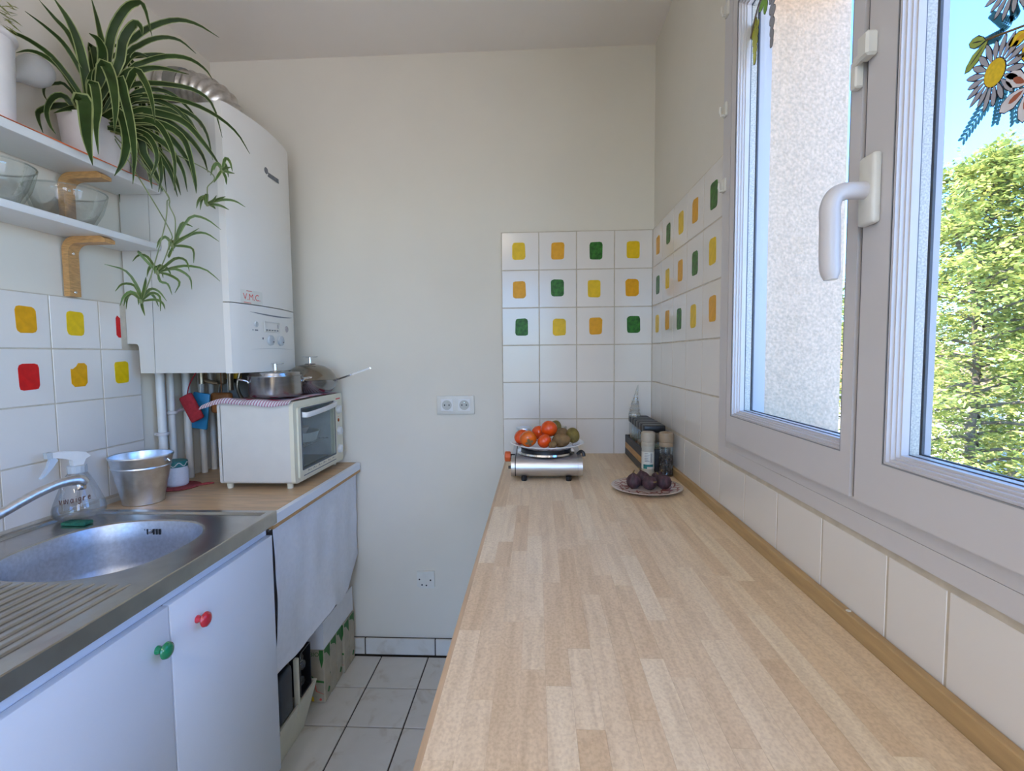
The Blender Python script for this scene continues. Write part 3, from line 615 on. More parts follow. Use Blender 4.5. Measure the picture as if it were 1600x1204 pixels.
sk = thing('sink', (-1.04, 1.0, .826), 'stainless steel sink with rounded bowl and ridged drainer', 'sink')
m = MB(); X0, X1, Y0, Y1, ZS = XL+.001, -.744, .25, 1.3515, .862
hc = (-1.022, 1.098); ha = (.182, .183)
def sup(a, kx, ky, e=2.5):
    c, s_ = math.cos(a), math.sin(a); r = (abs(c/kx)**e+abs(s_/ky)**e)**(-1/e); return hc[0]+c*r, hc[1]+s_*r
def rect(a, x0, x1, y0, y1):
    c, s_ = math.cos(a), math.sin(a); t = min([(x1-hc[0])/c if c > 1e-9 else 9, (x0-hc[0])/c if c < -1e-9 else 9, (y1-hc[1])/s_ if s_ > 1e-9 else 9, (y0-hc[1])/s_ if s_ < -1e-9 else 9]); return hc[0]+c*t, hc[1]+s_*t
angs = [2*PI*k/96 for k in range(96)]
for i in (0, .020, .026): angs += [math.atan2(yy-hc[1], xx-hc[0])%(2*PI) for xx in (X0+i, X1-i) for yy in (Y0+i, Y1-i)]
angs = sorted(set(angs)); N = len(angs)
loops = [[sup(a, *ha)+(ZS-.009,) for a in angs], [sup(a, ha[0]+.004, ha[1]+.004)+(ZS-.0062,) for a in angs], [sup(a, ha[0]+.010, ha[1]+.010)+(ZS-.0055,) for a in angs],
 [rect(a, X0+.026, X1-.026, Y0+.026, Y1-.026)+(ZS-.0050,) for a in angs], [rect(a, X0+.020, X1-.020, Y0+.020, Y1-.020)+(ZS,) for a in angs], [rect(a, X0+.002, X1-.002, Y0+.002, Y1-.001)+(ZS,) for a in angs],
 [rect(a, X0, X1, Y0, Y1)+(ZS-.002,) for a in angs], [rect(a, X0, X1, Y0, Y1)+(ZS-.036,) for a in angs]]
m.add([p for L in loops for p in L], [(j*N+i, j*N+(i+1)%N, (j+1)*N+(i+1)%N, (j+1)*N+i) for j in range(len(loops)-1) for i in range(N)])
top = m.build('top', 'steelsink', sk, 25)
m = MB(); B = [(1,-.009),(.985,-.016),(.965,-.06),(.94,-.115),(.90,-.142),(.82,-.156),(.5,-.162),(.14,-.166)]
L2 = [[(hc[0]+(sup(a,*ha)[0]-hc[0])*k, hc[1]+(sup(a,*ha)[1]-hc[1])*k, ZS+z) for a in angs] for k, z in B]
m.add([p for L in L2 for p in L], [(j*N+i, j*N+(i+1)%N, (j+1)*N+(i+1)%N, (j+1)*N+i) for j in range(len(B)-1) for i in range(N)])
bw = m.build('bowl', 'bowlsteel', sk, 45)
MB().lathe([(0,.001),(.012,.001),(.013,.003),(.030,.003),(.031,0)], (hc[0],hc[1],ZS-.1665), 24).build('drain', 'chrome', bw)
m = MB()
for k in range(7):
    if k == 3: continue
    xx = -1.083+k*.0085-(.0 if k < 3 else .0); m.box(xx-.0021, xx+.0021, 1.2735, 1.2765, .8175, .8325)
m.build('overflow_slots', 'black', bw, 0)
MB().lathe([(0,.004),(.005,.003),(.006,0)], (-1.0575,1.2745,.825), 12, xf=Matrix.Rotation(PI/2,4,'X')).build('overflow_screw', 'chrome', bw)
m = MB()
for k in range(19):
    xx = -1.245+k*.0245; ye = .905-.0*(k)-max(0, (abs(xx+1.02)-.10))*.0
    m.tube([(xx,.31,ZS-.0062),(xx,.325,ZS-.0058),(xx+.004,ye-.02,ZS-.0058),(xx+.004,ye,ZS-.0075)], .0040, 8)
m.build('drainer_ridges', 'steelsink', top, 60)
fc = thing('faucet', (-1.275, .80, ZS-.005), 'chrome mixer tap reaching over the sink bowl', 'faucet')
MB().lathe([(.0,0),(.027,0),(.027,.006),(.021,.012),(.020,.075),(.017,.085),(0,.088)], (-1.275,.80,ZS-.005), 24).build('base', 'chrome', fc)
p = bez([(-1.272,.80,.915),(-1.235,.86,.925),(-1.175,.96,.952),(-1.138,1.045,.992),(-1.118,1.092,1.008),(-1.105,1.122,1.007),(-1.100,1.132,.996)], 24)
MB().tube(p, [.0105]*17+[.0110,.0118,.0128,.0138,.0142,.0140,.0132,.0125], 16).build('spout', 'stovegrey', fc, 60)
MB().lathe([(.0,0),(.0105,0),(.0115,.002),(.0115,.014),(0,.014)], (-1.103,1.124,.984), 20).build('aerator', 'chrome', fc)
MB().tube([(-1.275,.80,.945),(-1.275,.80,.955),(-1.255,.745,.972)], [.012,.011,.006], 12).build('lever', 'chrome', fc)

lw = thing('laminate_worktop', (-1.04, 1.70, .806), 'left beech worktop with white front edge beneath the oven', 'worktop')
MB().box(XL+.001, -.772, 1.3535, YB-.001, .812, .846).build('top', 'leftwood', lw, 0)
MB().rbox(-.7718, -.7545, 1.3535, YB-.001, .817, .8462, .0012, 1).build('front_edge', 'lam', lw)
MB().box(-.7718, -.756, 1.3535, YB-.001, .806, .8168).build('trim_strip', 'bracket', lw, 0)
MB().box(XL+.002, -1.0, YB-.03, YB-.002, 0, .8115).build('support_panel', 'lam', lw, 0)
# curtain hanging below the worktop
ct = thing('curtain', (-.775, 1.70, .33), 'white cotton curtain hanging below the left worktop', 'curtain')
hem = [(1.372,.352),(1.45,.350),(1.55,.338),(1.62,.345),(1.70,.362),(1.76,.372),(1.80,.352),(1.86,.338),(1.92,.352),(1.97,.402),(2.02,.438),(2.044,.448)]
def hz(y):
    for a, b in zip(hem, hem[1:]):
        if a[0] <= y <= b[0]: return a[1]+(b[1]-a[1])*(y-a[0])/(b[0]-a[0])
    return hem[0][1] if y < hem[0][0] else hem[-1][1]
def cf(u, v):
    y = 1.372+u*.672; z1 = .803; z = z1+(hz(y)-z1)*v
    d = .0040*math.sin(u*17+2*math.sin(v*4))*(.15+v)+.007*math.sin(u*9+1.3+v*1.5)*v+.0012*math.sin(u*31+v*3)*(1-v)*v*3+.005*v*math.sin(v*5+u*4)+.0016*math.sin(u*23+v*11)*math.sin(v*9-u*6)
    return (-.770+d-.004*v, y, z)
MB().grid(cf, 90, 26).build('cloth', 'cotton', ct, 180)
def hf(u, v):
    x_, y, z = cf(u, .93+.07*v); return (x_+.0016, y, z)
MB().grid(hf, 90, 3).build('hem', 'cotton', ct, 180)
MB().tube([(-.7755,1.36,.800),(-.7755,2.045,.800)], .0035, 8).build('rail', 'chrome', ct)

# things stored on the floor under the worktop
cr = thing('crate', (-.98, 1.52, 0), 'cream flared plastic crate on the floor behind the curtain hem', 'crate')
m = MB()
o = [(-1.16,1.41),(-.826,1.41),(-.826,1.625),(-1.16,1.625)]; t_ = [(-1.19,1.352),(-.796,1.352),(-.796,1.672),(-1.19,1.672)]; i_ = [(-1.18,1.362),(-.803,1.362),(-.803,1.663),(-1.18,1.663)]; ib = [(-1.15,1.42),(-.834,1.42),(-.834,1.615),(-1.15,1.615)]
m.add([(a,b,.001) for a,b in o]+[(a,b,.145) for a,b in t_]+[(a,b,.145) for a,b in i_]+[(a,b,.008) for a,b in ib],
 [(0,1,2,3)]+[(a+i, a+(i+1)%4, a+4+(i+1)%4, a+4+i) for a in (0,4,8) for i in range(4)]+[(12,13,14,15)])
m.build('tub', 'boxcream', cr, 0)
MB().rbox(-.812,-.797,1.535,1.552,.10,.30,.004,2).build('upright', 'boxcream', cr)
pb = thing('charger_box', (-.83, 1.47, .145), 'dark blue-black rounded charger standing on the cream crate', 'charger')
MB().rbox(-.875,-.800,1.425,1.515,.1455,.305,.014,4).build('body', 'bluegreyblack', pb)
MB().rbox(-.885,-.8755,1.44,1.50,.17,.28,.004,2).build('back_plate', 'black', pb)
MB().box(-.868,-.807,1.4235,1.4255,.17,.172).build('seam', 'black', pb, 0)
MB().tube(bez([(-.83,1.43,.15),(-.795,1.405,.150),(-.790,1.38,.135),(-.797,1.37,.10),(-.805,1.372,.07)],16), .0045, 8).build('cable', 'black', pb)
bt_ = thing('black_caddy', (-.83, 1.61, .145), 'black plastic caddy of glassware wedged in the cream crate', 'caddy')
MB().ring(rr(1.565,1.645,.1465,.30,.006), rr(1.569,1.641,.152,.296,.004), 'x', -.84, -.803).build('frame', 'black', bt_)
MB().box(-.8405,-.838,1.566,1.644,.148,.299).build('back', 'bluegreyblack', bt_, 0)
for z, a in ((.185,1.6),(.235,1.61),(.268,1.595)):
    q = MB().ball((-.818,a,z), .012, .018, .018, 12, 8).build('glass_stopper', 'glass', bt_)
CART = [(1.742,'first carton from the camera, showing the printed word'),(1.800,'second drink carton in the row under the curtain'),(1.858,'third drink carton in the row under the curtain'),(1.916,'fourth drink carton in the row under the curtain'),(1.974,'last drink carton in the row, against the back wall')]
for i, (y, lab) in enumerate(CART):
    r_ = thing('drink_carton', (-.832, y+.028, 0), ('beige and green drink carton, ' + lab), 'carton', 'cartons standing under the curtain')
    xo = -.864+.001*random.uniform(-1,1)+(.006 if i > 2 else 0); dx = .064
    MB().rbox(xo, xo+dx, y, y+.054, 0.0005, .207, .0025, 1).build('box', 'walnutbox', r_)
    xr = xo+dx+.0006; k_ = .012*math.sin(i*2.1)
    GP = [[(xr,y+.003,.206),(xr,y+.051,.206),(xr,y+.051,.150+k_),(xr,y+.040,.165+k_),(xr,y+.022,.186),(xr,y+.003,.192)],
          [(xo+.046,y-.0006,.205),(xo+.062,y-.0006,.205),(xo+.062,y-.0006,.165),(xo+.054,y-.0006,.135),(xo+.047,y-.0006,.17)],
          [(xo+.002,y-.0006,.105),(xo+.02,y-.0006,.082),(xo+.062,y-.0006,.078),(xo+.062,y-.0006,.086),(xo+.03,y-.0006,.09),(xo+.006,y-.0006,.118)]]
    if i%2 == 0: GP.append([(xr,y+.022,.030),(xr,y+.036,.022),(xr,y+.046,.034),(xr,y+.034,.046)])
    for P_ in GP: MB().add(P_, [tuple(range(len(P_)))]).build('green_print', 'greenink', r_, 0)
    MB().add([(xo+.026,y-.0006,.072),(xo+.03,y-.0006,.045),(xo+.06,y-.0006,.034),(xo+.06,y-.0006,.0355),(xo+.033,y-.0006,.047),(xo+.029,y-.0006,.072)], [(0,1,2,3,4,5)]).build('red_line', 'redink', r_, 0)
    MB().add([(xo+.047+.005*math.cos(a),y-.0006,.014+.005*math.sin(a)) for a in [k*PI/5 for k in range(10)]], [tuple(range(10))]).build('red_dot', 'redink', r_, 0)
    MB().add([(xo+.012,y-.0006,.006),(xo+.022,y-.0006,.006),(xo+.020,y-.0006,.024),(xo+.014,y-.0006,.024)], [(0,1,2,3)]).build('yellow_print', 'filmyel', r_, 0)
    text_mb(MB(), 'BIO', .023, lambda a, b: (xo+.028+a, y-.0007, .188+b)).build('lettering', 'greenink', r_, 0)
wb = thing('card_tray', (-.84, 1.87, .2075), 'white open cardboard tray lying across the drink cartons', 'tray')
q = MB(); a0, a1, b0, b1, c0, c1 = -.93, -.800, 1.742, 2.035, .208, .312
q.box(a0,a1,b0,b1,c0,c0+.003); q.box(a1-.003,a1,b0,b1,c0+.003,c1); q.box(a0,a0+.003,b0,b1,c0+.003,c1); q.box(a0+.003,a1-.003,b0,b0+.003,c0+.003,c1); q.box(a0+.003,a1-.003,b1-.003,b1,c0+.003,c1-.015)
q.build('walls', 'board', wb, 0)
MB().box(a0+.01,a1-.03,b0-.0006,b0,c0+.068,c0+.070).build('flap_crease', 'greyink', wb, 0)
MB().rbox(-.885,-.81,1.90,2.02,.212,.300,.004,1).build('brown_insert', 'bark', wb)

# ---------------------------------------------------------------- shelves
def shelf(z0, z1, x1, by, zb, lab, tip):
    t = thing('wall_shelf', (XL, .7, z0), lab, 'shelf', None)
    MB().rbox(XL-.004, x1, -.35, 1.5515, z0, z1, .004, 2).build('board', 'shelf', t)
    for y in (by, by-.62, by-1.24):
        b = MB(); th = .018; r = .036; x0 = XL; o_ = [(x0,zb),(x0,z0-r)]+[(x0+r-r*math.cos(a), z0-r+r*math.sin(a)) for a in [PI/2*k/6 for k in range(1,7)]]+[(tip-.012,z0),(tip,z0-.008),(tip,z0-.018)]
        r2 = r-.008; o_ += [(x0+th+r2,z0-th)]+[(x0+th+r2-r2*math.sin(a), z0-th-r2+r2*math.cos(a)) for a in [PI/2*k/6 for k in range(1,7)]]+[(x0+th,zb)]
        b.prism(o_, 'y', y-.017, y+.017); k = b.build('bracket', 'bracket', t, 40)
        for z in (zb+.012, z0-.045): MB().lathe([(0,.0022),(.0035,.0015),(.0042,0)], (XL+th,y,z), 10, xf=Matrix.Rotation(PI/2,4,'Y')).build('screw', 'chrome', k)
    return t
shelf(1.818, 1.842, -1.190, 1.366, 1.663, 'upper white wall shelf carrying the spider plant', -1.205)
shelf(1.642, 1.662, -1.199, 1.366, 1.476, 'lower white wall shelf carrying the glass bowls', -1.205)
MB_ = MB().grid(lambda u, v: (-1.325+v*.1335, -.3+u*1.835, 1.8427+.0006*math.sin(u*60)*math.sin(v*7)), 60, 4)
MB_.grid(lambda u, v: (-1.1895+.0006, -.3+u*1.835, 1.8427-v*(.0025+.0016*math.sin(u*31))), 60, 1)
one('shelf_liner', MB_, 'terra', (-1.26, .6, 1.842), 'thin orange liner lying on the upper shelf', 'shelf liner')
def gbowl(c, R_, h, lab):
    t = thing('glass_bowl', c, lab, 'bowl', 'clear glass bowls on the lower shelf')
    pr = [(0,.004),(R_*.52,.004),(R_*.60,.008),(R_*.78,h*.45),(R_*.90,h*.82),(R_*.955,h*.97),(R_*.985,h),(R_,h*.985),(R_*.965,h*.80),(R_*.86,h*.42),(R_*.66,.004),(R_*.55,.0005),(0,.0005)]
    MB().lathe(pr, c, 48).build('body', 'glass', t, 60)
    MB().lathe([(R_*.955,h*.985),(R_*.97,h*1.012),(R_*.995,h*1.012),(R_*1.005,h*.985),(R_*.985,h*.965),(R_*.955,h*.985)], c, 48).build('rim', 'glass', t, 60)
gbowl((-1.265, 1.305, 1.6622), .088, .088, 'clear glass bowl nearest the boiler on the lower shelf')
gbowl((-1.262, 1.105, 1.6622), .088, .088, 'clear glass bowl at the left frame edge on the lower shelf')

# ---------------------------------------------------------------- boiler, flue and pipes
bo = thing('gas_boiler', (-1.15, 1.76, 1.249), 'white wall-hung gas boiler beside the shelves', 'boiler')
BY0, BY1, BZ0, BZ1 = 1.556, 1.972, 1.249, 2.098
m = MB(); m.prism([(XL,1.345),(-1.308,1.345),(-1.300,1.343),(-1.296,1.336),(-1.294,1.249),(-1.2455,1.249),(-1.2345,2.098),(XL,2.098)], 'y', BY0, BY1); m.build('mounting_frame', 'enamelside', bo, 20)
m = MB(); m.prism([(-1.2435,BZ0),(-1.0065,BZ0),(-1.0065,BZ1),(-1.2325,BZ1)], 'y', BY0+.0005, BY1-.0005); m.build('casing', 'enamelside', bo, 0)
def front(z0, z1, x0, bulge, nm):
    n = 24; ys_ = [BY0-.001+(BY1-BY0+.002)*k/n for k in range(n+1)]; xb = [-.9800+bulge*(1-(2*k/n-1)**2) for k in range(n+1)]
    xb[0] -= .004; xb[-1] -= .004
    q = MB(); poly = [(x0,ys_[0])]+[(xb[k],ys_[k]) for k in range(n+1)]+[(x0,ys_[-1])]
    q.prism(poly, 'z', z0, z1); return q.build(nm, 'enamel', bo, 40)
fcv = front(1.4775, 2.102, -1.006, .026, 'front_cover'); lcv = front(1.247, 1.4745, -1.006, .026, 'control_panel')
def fx(y, d=.0006): return -.9800+.026*(1-(2*(y-BY0)/(BY1-BY0)-1)**2)+d
def arc(z, sag, w=.0022, y0=1.632, y1=1.935):
    n = 18; q = MB(); v = []
    for k in range(n+1):
        y = y0+(y1-y0)*k/n; zz = z-sag*(1-(2*k/n-1)**2); tw = w*(1-abs(2*k/n-1)**3)+.0002; v += [(fx(y),y,zz-tw),(fx(y),y,zz+tw)]
    return q.add(v, [(2*k,2*k+2,2*k+3,2*k+1) for k in range(n)])
arc(1.452, .006).build('recess_line', 'greyink', lcv, 0); arc(1.325, -.004, .0012).build('recess_line', 'enamelside', lcv, 0)
q = MB(); q.ring(yz(1.702,1.802,1.386,1.424), yz(1.705,1.799,1.389,1.421), 'x', fx(1.75)-.002, fx(1.75)+.0016); q.build('display_frame', 'enamelside', lcv, 0)
q = MB()
for k in range(5): q.box(fx(1.75), fx(1.75)+.0008, 1.711+k*.018, 1.721+k*.018, 1.392, 1.396)
q.box(fx(1.75), fx(1.75)+.0008, 1.79, 1.793, 1.402, 1.418); q.build('display_marks', 'greyink', lcv, 0)
for y in (1.735, 1.805):
    q = MB().lathe([(0,.010),(.014,.010),(.0175,.008),(.0185,0)], (fx(y,0),y,1.358), 28, xf=Matrix.Rotation(PI/2,4,'Y')); kn = q.build('control_knob', 'zincknob', lcv, 40)
    MB().box(fx(y)+.0098, fx(y)+.0105, y+.002, y+.010, 1.351, 1.354).build('pointer', 'ink', kn, 0)
MB().lathe([(0,.004),(.009,.004),(.010,0)], (fx(1.660,0),1.660,1.411), 20, xf=Matrix.Rotation(PI/2,4,'Y')).build('button', 'zincknob', lcv)
MB().lathe([(0,.003),(.0115,.003),(.013,0)], (fx(1.866,0)-.001,1.866,1.404), 20, xf=Matrix.Rotation(PI/2,4,'Y')).build('pressure_gauge', 'gauge', lcv)
q = MB(); q.box(fx(1.66), fx(1.66)+.0006, 1.652, 1.672, 1.389, 1.393); q.box(fx(1.64), fx(1.64)+.0006, 1.641, 1.648, 1.390, 1.3925); q.box(fx(1.69), fx(1.69)+.0006, 1.690, 1.697, 1.360, 1.367); q.build('panel_symbols', 'greyink', lcv, 0)
q = MB(); sl = .022
q.lathe([(0,.0012),(.011,.0012),(.0115,0)], (fx(1.752),1.752,1.957), 18, xf=Matrix.Rotation(PI/2,4,'Y'))
for k in range(7): q.box(fx(1.80), fx(1.80)+.001, 1.766+k*.0105, 1.766+k*.0105+.008, 1.944, 1.956)
q.box(fx(1.80), fx(1.80)+.001, 1.762, 1.838, 1.9405, 1.9455); q.build('badge', 'greyink', fcv, 0)
q = MB(); text_mb(q, 'V.M.C.', .030, lambda a, b: (fx(1.646+a,.0009), 1.646+a, 1.4995+b))
q.box(fx(1.64), fx(1.64)+.0007, 1.617, 1.672, 1.5185, 1.5205); q.box(fx(1.635), fx(1.635)+.0007, 1.600, 1.688, 1.4795, 1.4815); q.build('red_lettering', 'redink', fcv, 0)
q = MB().grid(lambda u, v: (fx(1.595+u*.105,.0004), 1.595+u*.105, 1.4785+v*.045), 6, 1); q.build('notice_sticker', 'label', fcv, 0)
fl = thing('flue_duct', (-1.19, 1.80, 2.10), 'crinkled aluminium flue elbow rising from the boiler top', 'duct')
p = bez([(-1.115,1.80,2.103),(-1.115,1.80,2.14),(-1.135,1.795,2.20),(-1.19,1.79,2.243),(-1.26,1.785,2.262),(-1.333,1.78,2.268)], 60)
MB().tube(p, [.062+.004*math.sin(i*1.35) for i in range(61)], 26).build('duct', 'foil', fl, 60)
MB().tube([p[47],p[50],p[54]], [.0685,.0690,.0685], 24).build('collar', 'tin', fl)
MB().lathe([(.06,0),(.075,0),(.075,.012),(.06,.012)], (-1.115,1.80,2.0985), 28).build('spigot', 'black', fl)
PY = [1.658,1.704,1.785,1.866,1.925]
for i, y in enumerate(PY):
    t = thing('water_pipe', (-1.311, y, .846), 'white painted pipe below the boiler, ' + ['first from the camera','second from the camera','third, middle of the five','fourth from the camera','fifth, nearest the back wall'][i], 'pipe', 'pipes below the boiler')
    MB().tube([(-1.311,y,.8465),(-1.311,y,1.249)], [.0138,.0118,.0135,.0115,.0112][i], 14).build('tube', 'pipe', t)
    z = [1.033,1.103,1.108,1.02,1.0][i]
    if i < 3:
        q = MB().lathe([(.0145,-.006),(.019,-.005),(.020,0),(.019,.005),(.0145,.006)], (-1.311,y,z), 18); q.box(XL-.004,-1.325,y-.006,y+.006,z-.005,z+.005)
        if i == 1: q.tube([(-1.311,y+.016,z),(-1.311,y+.062,z+.004)], .006, 8)
        q.build('clip', 'pvc', t)
vm = MB(); vm.tube([(-1.26,1.80,1.249),(-1.26,1.80,1.20)], .011, 12); vm.tube([(-1.26,1.80,1.215),(-1.22,1.83,1.20)], .008, 10); vm.tube([(-1.20,1.88,1.249),(-1.205,1.885,1.17)], .012, 12); vm.rbox(-1.235,-1.205,1.84,1.865,1.195,1.2488,.004,1); vm.tube(bez([(-1.17,1.90,1.249),(-1.185,1.90,1.18),(-1.17,1.92,1.13),(-1.13,1.95,1.165)],14),.006,8)
vv = one('boiler_valves', vm, 'brass', (-1.23, 1.84, 1.17), 'small metal valves and hoses under the boiler', 'valve')

# measured leaf midribs: (width, points from base to tip)
LEAVES=[
(0.0201,[(-1.237,1.360,2.042),(-1.235,1.340,2.141),(-1.243,1.320,2.200),(-1.264,1.300,2.248)]),
(0.0112,[(-1.258,1.380,2.088),(-1.285,1.367,2.189),(-1.315,1.353,2.232),(-1.318,1.316,2.253)]),
(0.0098,[(-1.235,1.340,2.007),(-1.252,1.285,2.077),(-1.258,1.230,2.092),(-1.256,1.175,2.083),(-1.220,1.120,2.051)]),
(0.0098,[(-1.248,1.340,2.016),(-1.254,1.300,2.065),(-1.261,1.260,2.077),(-1.258,1.220,2.065),(-1.249,1.180,2.036)]),
(0.0098,[(-1.241,1.360,2.060),(-1.246,1.313,2.126),(-1.250,1.267,2.146),(-1.261,1.220,2.159)]),
(0.0134,[(-1.204,1.380,2.121),(-1.221,1.390,2.222),(-1.248,1.400,2.316)]),
(0.0187,[(-1.186,1.370,2.114),(-1.165,1.368,2.198),(-1.123,1.366,2.254),(-1.089,1.364,2.268),(-1.065,1.362,2.257),(-1.045,1.360,2.175)]),
(0.0201,[(-1.191,1.360,2.113),(-1.170,1.330,2.149),(-1.171,1.300,2.153)]),
(0.0201,[(-1.151,1.360,2.095),(-1.128,1.360,2.170),(-1.093,1.360,2.211),(-1.076,1.360,2.202),(-1.073,1.360,2.178)]),
(0.0134,[(-1.169,1.390,2.147),(-1.125,1.402,2.204),(-1.080,1.414,2.240),(-1.022,1.426,2.261),(-0.970,1.438,2.255),(-0.913,1.450,2.223)]),
(0.0112,[(-1.151,1.390,2.133),(-1.124,1.417,2.192),(-1.087,1.445,2.227),(-1.049,1.472,2.235),(-1.018,1.500,2.211)]),
(0.0098,[(-1.174,1.400,2.131),(-1.133,1.427,2.167),(-1.091,1.453,2.185),(-1.086,1.480,2.196)]),
(0.0112,[(-1.144,1.390,2.102),(-1.104,1.400,2.133),(-1.044,1.410,2.153),(-0.986,1.420,2.150),(-0.947,1.430,2.126),(-0.931,1.440,2.100)]),
(0.0156,[(-1.155,1.380,2.080),(-1.114,1.393,2.107),(-1.063,1.407,2.120),(-0.988,1.420,2.107)]),
(0.0245,[(-1.183,1.350,2.095),(-1.144,1.330,2.061),(-1.118,1.310,1.980),(-1.108,1.290,1.892)]),
(0.0201,[(-1.210,1.340,2.031),(-1.180,1.318,2.031),(-1.155,1.295,1.957),(-1.142,1.272,1.898),(-1.120,1.250,1.821)]),
(0.0335,[(-1.221,1.320,1.984),(-1.188,1.293,1.974),(-1.164,1.267,1.875),(-1.128,1.240,1.790)]),
(0.0201,[(-1.148,1.360,2.069),(-1.120,1.345,2.005),(-1.094,1.330,1.921),(-1.078,1.315,1.839),(-1.074,1.300,1.762)]),
(0.0223,[(-1.162,1.370,1.985),(-1.131,1.357,1.913),(-1.133,1.343,1.843),(-1.150,1.330,1.796)]),
(0.0156,[(-1.114,1.370,2.086),(-1.075,1.360,2.062),(-1.049,1.350,2.005),(-1.034,1.340,1.937)]),
(0.0112,[(-1.156,1.390,2.055),(-1.108,1.402,2.077),(-1.033,1.414,2.076),(-0.971,1.426,2.063),(-0.933,1.438,2.027),(-0.917,1.450,1.942)]),
(0.0098,[(-1.153,1.390,2.029),(-1.078,1.396,2.038),(-0.980,1.402,2.020),(-0.906,1.408,1.985),(-0.851,1.414,1.938),(-0.819,1.420,1.881)]),
(0.0112,[(-1.149,1.390,2.020),(-1.087,1.407,2.035),(-1.035,1.425,2.015),(-1.011,1.442,1.982),(-0.996,1.460,1.953)]),
(0.0179,[(-1.154,1.400,2.003),(-1.076,1.415,1.999),(-1.012,1.430,1.977),(-0.958,1.445,1.909),(-0.927,1.460,1.854)]),
(0.0134,[(-1.149,1.400,1.998),(-1.079,1.420,2.014),(-1.023,1.440,2.004),(-1.000,1.460,1.962),(-0.945,1.480,1.871)]),
(0.0156,[(-1.139,1.380,1.967),(-1.065,1.375,1.958),(-1.027,1.370,1.915),(-1.003,1.365,1.848),(-1.004,1.360,1.763)]),
(0.0156,[(-1.130,1.380,1.962),(-1.051,1.380,1.955),(-0.992,1.380,1.919),(-0.971,1.380,1.874),(-0.957,1.380,1.795),(-0.956,1.380,1.760)]),
(0.0156,[(-1.138,1.400,1.954),(-1.095,1.410,1.934),(-1.056,1.420,1.902),(-1.028,1.430,1.846),(-1.024,1.440,1.785)]),
(0.0179,[(-1.139,1.400,1.932),(-1.129,1.413,1.888),(-1.109,1.427,1.838),(-1.098,1.440,1.787)]),
(0.0134,[(-1.122,1.380,1.936),(-1.072,1.373,1.905),(-1.055,1.367,1.850),(-1.077,1.360,1.791)]),
(0.0134,[(-1.113,1.380,1.922),(-1.069,1.380,1.886),(-1.054,1.380,1.820),(-1.066,1.380,1.767)]),
(0.0125,[(-1.245,1.330,1.973),(-1.258,1.308,2.000),(-1.268,1.286,1.985),(-1.266,1.264,1.942),(-1.238,1.242,1.895),(-1.201,1.220,1.861)]),
(0.0134,[(-1.255,1.340,1.982),(-1.287,1.318,1.981),(-1.315,1.295,1.958),(-1.298,1.272,1.927),(-1.265,1.250,1.879)]),
(0.0067,[(-1.293,1.360,2.049),(-1.307,1.338,2.050),(-1.317,1.315,2.030),(-1.298,1.292,1.998),(-1.268,1.270,1.969)]),
(0.0125,[(-1.250,1.340,1.978),(-1.249,1.305,1.965),(-1.253,1.270,1.938)]),
(0.0116,[(-1.156,1.410,2.030),(-1.086,1.430,2.037),(-1.005,1.450,2.008),(-0.978,1.470,1.966),(-0.975,1.490,1.894)]),
(0.0161,[(-1.153,1.410,1.994),(-1.090,1.432,1.994),(-1.036,1.455,1.961),(-1.001,1.478,1.909),(-0.998,1.500,1.861)]),
(0.0161,[(-1.150,1.410,1.967),(-1.099,1.430,1.966),(-1.058,1.450,1.928),(-1.032,1.470,1.870),(-1.034,1.490,1.811)]),
(0.0170,[(-1.151,1.410,1.950),(-1.117,1.425,1.919),(-1.083,1.440,1.874),(-1.068,1.455,1.828),(-1.066,1.470,1.786)]),
(0.0161,[(-1.149,1.400,1.932),(-1.138,1.413,1.897),(-1.128,1.427,1.847),(-1.131,1.440,1.797)]),
(0.0161,[(-1.142,1.410,1.940),(-1.110,1.427,1.906),(-1.077,1.443,1.847),(-1.069,1.460,1.779)]),
(0.0107,[(-1.147,1.400,2.042),(-1.109,1.420,2.069),(-1.063,1.440,2.068),(-1.021,1.460,2.032),(-0.998,1.480,1.985)]),
(0.0125,[(-1.154,1.380,2.110),(-1.140,1.400,2.151),(-1.128,1.420,2.167),(-1.106,1.440,2.164)]),
(0.0179,[(-1.213,1.360,2.067),(-1.183,1.350,2.099),(-1.164,1.340,2.113)]),
(0.0134,[(-1.233,1.360,2.034),(-1.224,1.350,2.062),(-1.204,1.340,2.086)]),
(0.0134,[(-1.194,1.380,2.069),(-1.193,1.393,2.115),(-1.174,1.407,2.152),(-1.151,1.420,2.172)]),
]
